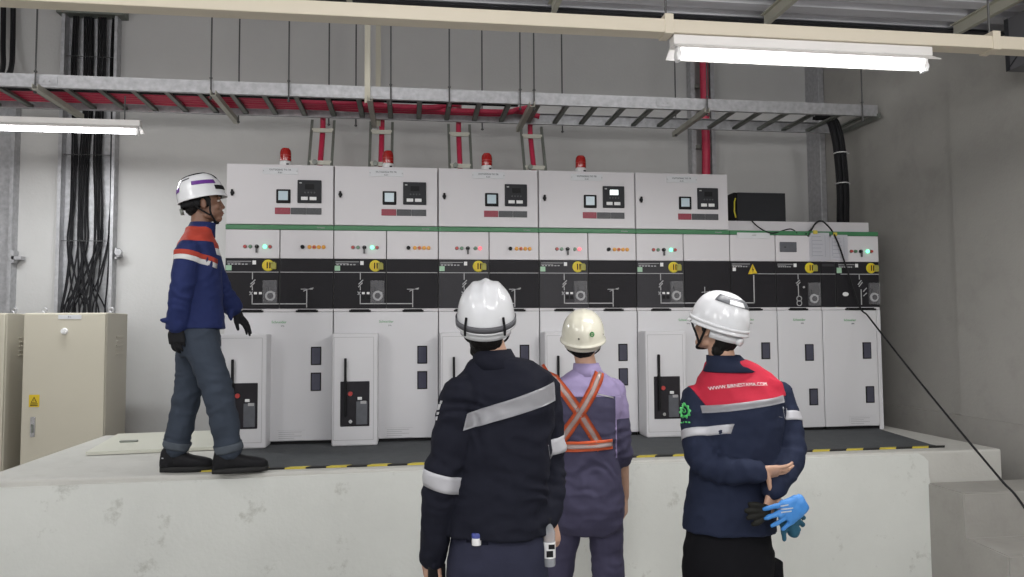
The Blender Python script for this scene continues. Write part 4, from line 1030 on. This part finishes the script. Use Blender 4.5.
# ---------------------------------------------------------------- person in purple coverall with orange harness (middle)
def man_purple():
    Yb = -1.68; J = lambda u, v, dy=0: at(u, v, Yb+dy)
    pel = J(588, 497); off = root_loc = Vector((pel.x, pel.y, FZ))
    root = person('person in purple coverall with crossed orange harness and cream helmet, seen from behind', root_loc)
    phi = 12; S = Vector((math.cos(math.radians(phi)), -math.sin(math.radians(phi)), 0)); F = Vector((math.sin(math.radians(phi)), math.cos(math.radians(phi)), 0))
    H = frame(J(583, 339, .02), 16, 18, 2)
    shL, elL, wrL = J(556, 391, 0), J(549, 440, -.02), J(553, 486, .06)
    shR, elR, wrR = J(612, 392, 0), J(620, 445, -.02), J(624, 497, .05)
    rows = [(588,478,0,.170,.125,0),(587,456,0,.160,.118,0),(586,430,0,.174,.125,0),(585,408,0,.190,.132,0),(585,394,0,.195,.125,0),(585,384,.0,.168,.105,0),(586,376,.005,.112,.086,0),(587,370,.01,.076,.074,0)]
    R = rings_of(J, S, F, rows)
    mb = MB(); head_mesh(mb, H); limb(mb, [H@Vector((0,-.02,-.05)), J(587,371,.01), J(586,390,.01)], [.053,.054,.056])
    loft(mb, [(c, s, a-.026, f, b-.026) for c, s, a, f, b in R[:-1]])
    limb(mb, [shL, elL, wrL], [.05,.040,.026]); limb(mb, [shR, elR, elR.lerp(wrR,.35), wrR], [.05,.040,.040,.026])
    hand(mb, wrL, Vector((0,.1,-1)), Vector((-.8,-.5,0)), 1, (25,35,25))
    hand(mb, wrR, Vector((.02,.02,-1)), Vector((.8,-.5,0)), -1, (35,60,45))
    hips = [pel-S*.085, pel+S*.085]; ank = [pel-S*.20+F*.02, pel+S*.11]
    for h, a in zip(hips, ank):
        a = Vector((a.x, a.y, FZ+.09)); k = Vector(((h.x*.5+a.x*.5), (h.y+a.y)/2+.02, FZ+.46)); limb(mb, [h, k, a], [.072,.05,.036]); limb(mb, [a, a+F*.12+Vector((0,0,-.045))], [.036,.03])
    fin(remesh(mb, .0045, 2), 'body', 'skin', root, off)
    hair_mesh(root, off, H, 1.0)
    # coverall: torso, rolled sleeves and legs in one garment
    mb = MB(); loft(mb, R)
    slR = elR.lerp(wrR, .22)
    limb(mb, [shL, elL, wrL], [.074,.058,.046]); limb(mb, [shR, elR, slR], [.074,.062,.060])
    loft(mb, [(J(588,465), S, .162, F, .12), (J(588,485), S, .178, F, .135), (J(588,505), S, .186, F, .142), (J(588,522), S, .180, F, .13), (J(588,532), S, .15, F, .10)])
    for h, a in zip(hips, ank):
        a = Vector((a.x, a.y, FZ+.06)); k = Vector(((h.x+a.x)/2, (h.y+a.y)/2+.02, FZ+.46)); limb(mb, [h+Vector((0,0,-.03)), k, a], [.100,.084,.078])
    mb = remesh(mb, .008, 3); folds(mb, .007, (9,9,13), [arm_elbow(shR, elR, wrR), (J(588,462,-.1), Vector((.2,0,1)).normalized(), .16)], 7)
    bvh = BVHTree.FromBMesh(mb.bm)
    D = Vector((-.03,1,0)).normalized()
    zy = J(588,397,-.12).z
    def tors(p): return (p-R[3][0]).dot(S)
    yoke = patch(mb, [(Vector((0,0,zy)), Vector((0,0,1)))], lambda p: p.z > zy, .0015, .002)
    a0 = elR+(shR-elR)*.62; ax = (elR-shR).normalized()
    zs = J(588,419,-.05).z; sl = lambda p: tors(p) > .150
    sleeve = patch(mb, [(Vector((0,0,zy)), Vector((0,0,1))), (Vector((0,0,zs)), Vector((0,0,1))), (R[3][0]+S*.150, S)], lambda p: sl(p) and zs < p.z < zy, .0015, .002)
    inner = patch(mb, [(Vector((0,0,zs)), Vector((0,0,1))), (slR+Vector((0,0,.01)), Vector((0,0,1))), (elR-S*.022, S)], lambda p: sl(p) and slR.z+.01 < p.z < zs and (p-elR).dot(S) < -.022, .0015, .002)
    cv = fin(mb, 'coverall', 'plum', root, off)
    fin(yoke, 'yoke', 'lilac', cv, off); fin(sleeve, 'sleeve_panel', 'lilac', cv, off); fin(inner, 'sleeve_panel', 'lilac', cv, off)
    pp = drape(bvh, (J(594,392.5,-.13), J(614,397,-.13), J(614,398.5,-.13), J(594,394,-.13)), D, .004, 12, 2); fin(pp, 'piping', 'wht', cv, off)
    # harness straps
    hs = None
    def strap(u0, v0, u1, v1, w, m, o):
        a, b = J(u0, v0, -.13), J(u1, v1, -.13); d = (b-a).normalized(); nrm = d.cross(D).normalized()*w/2
        return drape(bvh, (a-nrm, b-nrm, b+nrm, a+nrm), D, o, 40, 4)
    segs = [(552,369,602,449), (605,370,559,449), (560,449,613,444)]
    for i, s_ in enumerate(segs):
        o = fin(strap(*s_, .052, 'orange', .005+.002*i), 'harness_strap', 'orange', root, off)
        fin(strap(*s_, .022, 'silver2', .007+.002*i), 'reflective_tape', 'silver2', o, off)
    collar(root, off, [(J(587,376,.005), S, .090, F, .086), (J(587,369,.01), S, .074, F, .076), (J(586,363,.015), S, .066, F, .068)], 'lilac')
    for a in ank: shoe(root, off, a-F*.06, F)
    hm = helmet_shell(root, off, H, 'cream_h', .0035, .040, .008)
    head_strap(hm, off, H, [(-.104,-.03,.0),(-.092,-.01,-.03),(-.078,.015,-.07),(-.03,.05,-.112),(.03,.05,-.112),(.078,.015,-.07),(.092,-.01,-.03),(.104,-.03,0)], .004, name='chin_strap')
    ring_band(hm, off, H, -.030, -.004, .094, .112, 'p_cream_h', 'headband', 40, 195, 345, -.012)
    def emb(az, el, rad, rin, m, nm, par, lift, teeth=0):
        mb = MB(); c = dome_pt(H, math.radians(az), math.radians(el), lift=lift); e = .02
        t1 = (dome_pt(H, math.radians(az)+e, math.radians(el), lift=lift)-c).normalized(); n0 = (c-(H@Vector((0,0,.03)))).normalized(); t2 = n0.cross(t1).normalized(); N = 24
        o_ = [c+(t1*math.cos(2*PI*k/N)+t2*math.sin(2*PI*k/N))*rad*(1.14 if teeth and k % 3 == 0 else 1) for k in range(N)]; i_ = [c+(t1*math.cos(2*PI*k/N)+t2*math.sin(2*PI*k/N))*rin for k in range(N)]
        vo = [mb.bm.verts.new(p) for p in o_]; vi = [mb.bm.verts.new(p) for p in i_]
        fs = [mb.bm.faces.new((vo[k], vo[(k+1)%N], vi[(k+1)%N], vi[k])) for k in range(N)]
        bmesh.ops.solidify(mb.bm, geom=fs, thickness=.001); return fin(mb, nm, m, par, off)
    emb(297, 20, .013, .0075, 'gearg', 'gear_emblem', hm, .003, 1); emb(297, 20, .004, .0005, 'gearg', 'gear_emblem', hm, .003)
    for az in (262, 338): emb(az, 12, .004, .0005, 'strapk', 'rivet', hm, .003)
man_purple()

# ---------------------------------------------------------------- person in navy jacket with crimson yoke (right)
def man_red():
    Yb = -2.32; J = lambda u, v, dy=0: at(u, v, Yb+dy)
    pel = J(728, 545); off = root_loc = Vector((pel.x, pel.y, FZ))
    root = person('person in navy jacket with crimson yoke and white helmet, hands clasped behind the back', root_loc)
    phi = 8; S = Vector((math.cos(math.radians(phi)), -math.sin(math.radians(phi)), 0)); F = Vector((math.sin(math.radians(phi)), math.cos(math.radians(phi)), 0))
    H = frame(J(718, 327, .02), -30, 18, 3)
    shL, elL, wrL = J(698, 401, .035), J(704, 461, -.06), J(757, 472, -.215)
    shR, elR, wrR = J(778, 396, .045), J(791, 452, -.05), J(773, 489, -.20)
    rows = [(729,528,0,.198,.155,0),(730,508,0,.194,.150,0),(733,475,0,.186,.142,1),(736,445,0,.188,.142,2),(738,415,0,.200,.145,3),(738,398,0,.203,.138,4),(737,386,.005,.190,.122,4),(735,376,.01,.160,.104,4),(731,368,.012,.122,.094,4),(727,361,.015,.086,.082,3)]
    R = rings_of(J, S, F, rows)
    mb = MB(); head_mesh(mb, H); limb(mb, [H@Vector((0,-.02,-.05)), J(724,364,.01), J(733,385,.01)], [.055,.056,.058])
    loft(mb, [(c, s, a-.028, f, b-.028) for c, s, a, f, b in R[:-1]])
    limb(mb, [shL, elL, wrL], [.052,.042,.027]); limb(mb, [shR, elR, wrR], [.052,.042,.027])
    hand(mb, wrL, Vector((1,-.03,-.03)), Vector((.0,-.75,-.65)), -1, (8,14,12), .95, .03, thumb=(Vector((.5,-.1,-.85)), Vector((.2,.1,-.9))))
    hand(mb, wrR, Vector((-.28,-.10,-.95)), Vector((.45,-.85,-.2)), -1, (40,50,35), .95, thumb=(Vector((.10,-.75,-.65)), Vector((-.02,-.15,-1))))
    hips = [pel-S*.095, pel+S*.095]; ank = [pel-S*.12, pel+S*.14]
    for h, a in zip(hips, ank):
        a = Vector((a.x, a.y, FZ+.09)); k = Vector(((h.x+a.x)/2, (h.y+a.y)/2+.02, FZ+.47)); limb(mb, [h, k, a], [.075,.052,.038]); limb(mb, [a, a+F*.12+Vector((0,0,-.045))], [.036,.03])
    fin(remesh(mb, .0042, 2), 'body', 'skin', root, off); face_parts(root, off, H)
    hair_mesh(root, off, H, 1.5)
    mb = MB(); loft(mb, R); limb(mb, [shL, elL, wrL], [.078,.066,.047]); limb(mb, [shR, elR, wrR], [.072,.062,.047])
    mb = remesh(mb, .0075, 3); folds(mb, .008, (8,8,11), [arm_elbow(shL, elL, wrL), arm_elbow(shR, elR, wrR), (elL.lerp(wrL,.5), (wrL-elL).normalized(), .09)], 11)
    bvh = BVHTree.FromBMesh(mb.bm); D = Vector((.03,1,0)).normalized()
    # yoke: everything above a tilted line, between the armhole seams
    pl = J(705,411,-.14); pr = J(784,398,-.14); un_ = (pr-pl).cross(Vector((0,1,0))).normalized(); un_ = un_ if un_.z > 0 else -un_
    sm = R[4][0]
    pls = [(pl, un_), (sm-S*.127, (S+Vector((0,0,.69))).normalized()), (sm+S*.188, (S+Vector((0,0,-.12))).normalized())]
    nl, nr = pls[1][1], pls[2][1]
    yk = patch(mb, pls, lambda p: (p-pl).dot(un_) > 0 and (p-pls[1][0]).dot(nl) > 0 and (p-pls[2][0]).dot(nr) < 0, .0015, .002)
    jk = fin(mb, 'jacket', 'navy_d', root, off)
    fin(yk, 'yoke', 'red_d', jk, off)
    ybv = bvh
    fin(drape(bvh, (J(707,407.5,-.13), J(786,395.5,-.13), J(786,402.5,-.13), J(708,415,-.13)), D, .005, 36, 3), 'reflective_stripe', 'silver', jk, off)
    for a_, b_, t0, t1 in ((shL, elL, .50, .64), (shR, elR, .34, .50)): fin(arm_band(bvh, a_, b_, t0, t1), 'reflective_band', 'silver', jk, off)
    # lettering across the yoke
    o = text('back_lettering', 'WWW.BIRNESTAMA.COM', .0205, (0,0,0), 'wht', None, depth=0)
    e1 = (J(763,383.5,-.13)-J(717,388.5,-.13)).normalized(); e2 = e1.cross(Vector((0,1,0))).normalized(); e2 = e2 if e2.z > 0 else -e2
    c0 = J(741,385.5,-.13)
    for v in o.data.vertices: v.co = c0+e1*v.co.x*1.0+e2*(v.co.y-.02*((v.co.x/.2)**2))
    b_ = bmesh.new(); b_.from_mesh(o.data); bmesh.ops.subdivide_edges(b_, edges=list(b_.edges), cuts=1); b_.to_mesh(o.data); b_.free()
    drape_mesh(o, bvh, D, .010)
    for v in o.data.vertices: v.co -= off
    o.location = (0,0,0); o.rotation_euler = (0,0,0); o.parent = jk
    # green gear emblem on the sleeve
    gm = MB(); c0 = J(685,411.5,-.04); ux = Vector((1,0,0)); uz = Vector((0,0,1)); N = 40; Dg = Vector((.22,1,0)).normalized()
    def ringp(r0, r1, teeth):
        vo, vi = [], []
        for k in range(N):
            a = 2*PI*k/N; q = r1*(1.22 if teeth and (k//2) % 2 == 0 else 1)
            for rr, L in ((q, vo), (r0, vi)):
                p = c0+ux*rr*math.cos(a)*.82+uz*rr*math.sin(a); h = bvh.ray_cast(p-Dg*.4, Dg, 1); L.append(gm.bm.verts.new((h[0] if h[0] else p)-Dg*.004))
        for k in range(N): gm.bm.faces.new((vo[k], vo[(k+1)%N], vi[(k+1)%N], vi[k]))
    ringp(.019,.028,True); ringp(.006,.010,False)
    for dx in (-.018,-.006,.006,.018):
        q = []
        for sx, sz in ((-.004,-.003),(.004,-.003),(.004,.003),(-.004,.003)):
            p = c0+ux*(dx+sx)+uz*(-.047+sz); h = bvh.ray_cast(p-Dg*.4, Dg, 1); q.append(gm.bm.verts.new((h[0] if h[0] else p)-Dg*.004))
        gm.bm.faces.new(q)
    bmesh.ops.recalc_face_normals(gm.bm, faces=gm.bm.faces); bmesh.ops.solidify(gm.bm, geom=list(gm.bm.faces), thickness=.001)
    fin(gm, 'gear_emblem', 'gearg', jk, off)
    cS = S
    collar(root, off, [(J(731,371,.0), cS, .122, F, .104), (J(727,363,.008), cS, .090, F, .088), (J(723,355,.015), cS, .073, F, .073)], 'navy_d')
    mb = MB()
    loft(mb, [(J(728,518), S, .165, F, .12), (J(728,540), S, .182, F, .135), (J(728,562), S, .196, F, .142), (J(728,580), S, .190, F, .13), (J(728,592), S, .16, F, .10)])
    for h, a in zip(hips, ank):
        a = Vector((a.x, a.y, FZ+.06)); k = Vector(((h.x+a.x)/2, (h.y+a.y)/2+.02, FZ+.47)); limb(mb, [h+Vector((0,0,-.03)), k, a], [.104,.086,.080])
    loft(mb, [(J(775,560,0), S, .028, F, .05), (J(776,585,0), S, .030, F, .05)])
    mb = remesh(mb, .009, 3); folds(mb, .006, (7,7,9), [], 5); fin(mb, 'trousers', 'black_d', root, off)
    for a in ank: shoe(root, off, a-F*.06, F)
    hm = helmet_shell(root, off, H, 'shell', .0, .008, .007, h=.150)
    kw = dict(h=.150)
    vent = dome_patch(hm, off, H, 'p_shellgrey', 'crown_vent', [(184,46),(296,40),(296,60),(184,66)], .003, **kw)
    dome_patch(hm, off, H, 'p_shell', 'vent_bridge', [(222,44),(266,42),(266,53),(222,55)], .0045, **kw)
    ring_band(hm, off, H, .012, .026, .113, .139, 'p_shell', 'shell_rim', 48)
    ring_band(hm, off, H, -.040, -.006, .090, .108, 'p_shell', 'headband', 40, 190, 350, -.012)
    mb = MB(); mb.cyl(H@Vector((0,-.118,-.026)), H@Vector((0,-.136,-.028)), .020, .018, 20); fin(mb, 'ratchet_knob', 'shell', hm, off)
    head_strap(hm, off, H, [(-.100,-.01,.0),(-.090,.0,-.03),(-.078,.015,-.075),(-.034,.055,-.116),(.034,.055,-.116),(.078,.015,-.075),(.09,.0,-.03),(.1,-.01,0)], .0055, name='chin_strap')
    head_strap(hm, off, H, [(-.100,.075,.005),(-.094,.06,-.02),(-.084,.035,-.055),(-.075,.02,-.085)], .005, name='chin_strap')
    # work gloves in his right hand
    for kind in (0, 1):
        base = J(776, 509, -.275) if kind == 0 else J(785, 512, -.235)
        g = thing('work_glove', ['bright blue palm glove held behind the back of the man with the crimson yoke','dark teal knit glove hanging under the bright blue one'][kind], 'glove', base, 0, None)
        mb = MB(); Zv = Vector((0,0,0))
        if kind == 0:
            d = Vector((-.80,.0,-.42)).normalized(); hand(mb, Vector((.115,0,.02))+Zv, d, Vector((.1,-1,.1)), 1, (4,10,8), 1.25, .16, thumb=(Vector((-.55,-.1,-.8)), Vector((-.75,0,-.45))))
            loft(mb, [(Vector((.115,0,.028)), Vector((-.40,0,.85)).normalized(), .034, Vector((0,1,0)), .012), (Vector((.06,0,.0)), Vector((-.40,0,.85)).normalized(), .042, Vector((0,1,0)), .016)], 20)
        else:
            d = Vector((.80,.0,-.45)).normalized(); hand(mb, Vector((-.01,.02,.015)), d, Vector((.1,-1,.1)), 1, (20,30,20), 1.2, .02, thumb=(Vector((.1,-.1,-.95)), Vector((.05,0,-1))))
            limb(mb, [Vector((.03,.02,-.03)), Vector((.045,.02,-.085))], [.030,.027])
        mb = remesh(mb, .004, 2)
        for v in mb.bm.verts: v.co += v.normal*.003*noise.noise(v.co*45+Vector((kind*5,0,0)))
        o = mb.build('glove_shell', 'p_gblue' if kind == 0 else 'p_gteal', g)
        for p in o.data.polygons: p.use_smooth = True
        if kind == 0:
            bm_ = bmesh.new(); bm_.from_mesh(o.data); bv = BVHTree.FromBMesh(bm_)
            pr_ = MB(); 
            for i, (x, z, w) in enumerate(((.03,.012,.03),(.04,.0,.045),(.035,-.012,.04))):
                drape(bv, (Vector((x-w/2,-.2,z-.002)), Vector((x+w/2,-.2,z+.004)), Vector((x+w/2,-.2,z+.009)), Vector((x-w/2,-.2,z+.003))), Vector((0,1,0)), .002, 8, 2, pr_, .001)
            pr_.build('printed_mark', 'wht', g); bm_.free()
        else:
            bm_ = None
    g = thing('work_glove', 'black fingertips of a glove bunched beside the blue glove', 'glove', J(756, 512, -.245))
    mb = MB()
    for k,(x,z,l) in enumerate(((-.0,.03,.05),(-.012,.008,.055),(-.008,-.016,.05),(.01,-.038,.045))): limb(mb, [Vector((.03,.0,z*.6)), Vector((x,-.006,z)), Vector((x-l*.6,-.008,z+.004*(1-k)))], [.013,.0125,.010], 4, 12)
    ell(mb, (.035,0,-.002), (.03,.016,.034))
    o = remesh(mb, .004, 2).build('glove_shell', mat('black_latex', (.016,.016,.014), .55, 0, .3, 50), g)
    for p in o.data.polygons: p.use_smooth = True
man_red()

# ---------------------------------------------------------------- worker walking on the platform (left)
def man_walking():
    Yb = -.98; J = lambda u, v, dy=0: at(u, v, Yb+dy)
    pel = J(197, 330); off = root_loc = Vector((pel.x, pel.y, 0.0))
    root = person('person walking on the platform in jeans, blue jacket with red shoulders and white helmet', root_loc)
    phi = 76; S = Vector((math.cos(math.radians(phi)), -math.sin(math.radians(phi)), 0)); F = Vector((math.sin(math.radians(phi)), math.cos(math.radians(phi)), 0))
    H = frame(J(204, 203, 0), 76, 6, 0)
    shR, elR, wrR = J(189, 252, -.17), J(181, 292, -.21), J(177, 326, -.17)
    shL, elL, wrL = J(206, 252, .16), J(221, 288, .25), J(236, 313, .36)
    rows = [(196,329,0,.178,.158,0),(196,312,0,.176,.150,0),(197,292,0,.178,.138,0),(198,270,0,.190,.132,0),(198,256,0,.198,.124,0),(198,246,0,.196,.108,0),(198,239,0,.160,.088,0),(199,233,0,.105,.076,0),(200,228,0,.072,.070,0)]
    R = rings_of(J, S, F, rows)
    mb = MB(); head_mesh(mb, H); limb(mb, [H@Vector((0,-.02,-.05)), J(200,228), J(198,245)], [.052,.053,.056])
    loft(mb, [(c, s, a-.026, f, b-.026) for c, s, a, f, b in R[:-1]])
    limb(mb, [shR, elR, wrR], [.05,.040,.026]); limb(mb, [shL, elL, wrL], [.05,.040,.026])
    dL = (J(254,334,.36)-wrL).normalized(); dR = Vector((.02,.03,-1))
    hR = (wrR, dR, Vector((-.35,-1,0)), 1, (16,26,22)); hL = (wrL, dL, Vector((.75,-.2,.55)), 1, (6,12,10))
    hand(mb, *hR, 1.0, .05, fat=.9); hand(mb, *hL, 1.0, .14, fat=.9)
    hipR, hipL = pel+S*.085, pel-S*.085-F*.02
    kR, aR = J(218, 392, -.10), J(229, 450, -.075); kL, aL = J(188, 393, .07), J(176, 452, .07)
    for h, k, a in ((hipR, kR, aR), (hipL, kL, aL)): limb(mb, [h, k, Vector((a.x, a.y, .09))], [.072,.050,.036]); limb(mb, [Vector((a.x,a.y,.075)), Vector((a.x,a.y,.045))+F*.10], [.030,.024])
    fin(remesh(mb, .0045, 2), 'body', 'skin_dark', root, off); face_parts(root, off, H)
    hair_mesh(root, off, H, .85)
    for nm, hh, wr, el in (('glove', hR, wrR, elR), ('glove', hL, wrL, elL)):
        mb = MB(); hand(mb, *hh, 1.0, .14 if hh is hL else .05, fat=1.14); limb(mb, [wr.lerp(el,.25), wr, wr+hh[1].normalized()*.02], [.040,.033,.032]); fin(remesh(mb, .0042, 2), nm, 'glove', root, off)
    mb = MB(); loft(mb, R); limb(mb, [shR, elR, wrR.lerp(elR,.05)], [.074,.060,.054]); limb(mb, [shL, elL, wrL.lerp(elL,.25)], [.072,.058,.062])
    limb(mb, [wrR.lerp(elR,.12), J(171,321,-.20), J(160,320,-.22)], [.035,.020,.006]); limb(mb, [wrL.lerp(elL,.3), J(230,313,.28), J(231,320,.27)], [.04,.022,.008])
    mb = remesh(mb, .007, 3); folds(mb, .006, (9,9,13), [arm_elbow(shR, elR, wrR), arm_elbow(shL, elL, wrL)], 3)
    bvh = BVHTree.FromBMesh(mb.bm); Zu = Vector((0,0,1))
    z1 = J(200,250,0).z; z2 = J(200,256.5,0).z
    near = lambda p: (p-R[4][0]).dot(S) > .135 and p.z < R[5][0].z+.01
    far = lambda p: (p-R[4][0]).dot(S) < -.135 and p.z < R[5][0].z+.01
    sp = [(R[4][0]+S*.135, S), (R[4][0]-S*.135, S)]
    yk = patch(mb, [(Vector((0,0,z1)), Zu), (Vector((0,0,R[5][0].z+.01)), Zu)]+sp, lambda p: p.z > z1 and not near(p) and not far(p), .0015, .002)
    wb = patch(mb, [(Vector((0,0,z1)), Zu), (Vector((0,0,z2)), Zu)]+sp, lambda p: z2 < p.z < z1 and not near(p) and not far(p), .0022, .002)
    b1 = arm_band(bvh, shR, elR, .02, .14); b2 = arm_band(bvh, shR, elR, .14, .26); b3 = arm_band(bvh, shL, elL, .14, .26)
    jk = fin(mb, 'jacket', 'blue_w', root, off); fin(yk, 'yoke', 'red_w', jk, off); fin(wb, 'chest_band', 'white_w', jk, off)
    fin(b1, 'sleeve_band', 'red_w', jk, off); fin(b2, 'sleeve_band', 'white_w', jk, off); fin(b3, 'sleeve_band', 'white_w', jk, off)
    collar(root, off, [(J(199,237,0), S, .098, F, .088), (J(201,230,0), S, .078, F, .078), (J(203,223,0), S, .068, F, .070)], 'blue_w')
    # jeans
    mb = MB()
    loft(mb, [(J(197,318), S, .150, F, .115), (J(196,332), S, .168, F, .128), (J(197,345), S, .170, F, .128), (J(198,356), S, .150, F, .100)])
    eR = Vector((aR.x, aR.y, .145)); eL = Vector((aL.x, aL.y, .145))
    limb(mb, [hipR+Vector((0,0,-.02)), kR, eR], [.098,.082,.072]); limb(mb, [hipL+Vector((0,0,-.02)), kL, eL], [.096,.078,.070])
    mb = remesh(mb, .008, 4); folds(mb, .008, (9,9,12), [(kR, Vector((.3,0,1)).normalized(), .12), (kL, Vector((-.2,0,1)).normalized(), .12), (eL, Vector((0,0,1)), .09)], 9)
    bv2 = BVHTree.FromBMesh(mb.bm)
    tr = fin(mb, 'jeans', 'denim', root, off)
    for k, e in ((kR, eR), (kL, eL)):
        fin(arm_band(bv2, k, e, .90, 1.04, .006), 'turn_up', 'denim_in', tr, off)
    for e, fw in ((eR, F), (eL, (F*.96+S*.25).normalized())):
        hl = Vector((e.x, e.y, 0))-fw*.085
        shoe(root, off, hl, fw, .295, .008 if e is eR else .0)
        mb = MB(); limb(mb, [Vector((e.x,e.y,.10)), Vector((e.x,e.y,.16))], [.047,.05]); fin(mb, 'sock', 'glove', root, off)
    # helmet, pushed back on the head
    HH = H @ Matrix.Translation((0,-.006,.012)) @ Matrix.Rotation(math.radians(9), 4, 'X')
    hm = helmet_shell(root, off, HH, 'shell', .002, .004, .004, h=.138, zb=.022, ry=.132)
    kw = dict(h=.138, zb=.022, ry=.132)
    for sgn in (1,):
        dome_patch(hm, off, HH, 'p_purple', 'side_stripe', [(-18,24),(45,20),(45,31),(-18,35)], .003, **kw)
        dome_patch(hm, off, HH, 'p_purple', 'side_stripe', [(-80,14),(-58,16),(-58,28),(-80,25)], .003, **kw)
        dome_patch(hm, off, HH, 'p_band', 'side_lettering', [(-55,42),(-25,46),(-25,50),(-55,46)], .003, **kw)
        dome_patch(hm, off, HH, 'p_strapk', 'front_edge', [(38,6),(80,4),(80,14),(38,16)], .003, **kw)
    dome_patch(hm, off, HH, 'p_strapk', 'crown_vent', [(-86,56),(-60,64),(60,72),(86,66)], .003, **kw)
    dome_patch(hm, off, HH, 'p_strapk', 'crown_vent', [(60,36),(70,34),(80,66),(62,62)], .003, **kw)
    ring_band(hm, off, H, -.030, .002, .094, .112, 'p_strapk', 'headband', 40, 185, 355, -.012)
    mb = MB(); mb.cyl(H@Vector((0,-.112,-.045)), H@Vector((0,-.132,-.048)), .020, .018, 16); fin(mb, 'ratchet_knob', 'galvdark', hm, off)
    for s_ in (-1, 1):
        head_strap(hm, off, H, [(s_*.100,.030,.008),(s_*.088,.030,-.03),(s_*.075,.030,-.07),(s_*.036,.052,-.115),(0,.068,-.121)], .0055, name='chin_strap')
        head_strap(hm, off, H, [(s_*.098,-.065,-.005),(s_*.088,-.035,-.04),(s_*.076,.005,-.068),(s_*.070,.028,-.082)], .005, name='chin_strap')
man_walking()
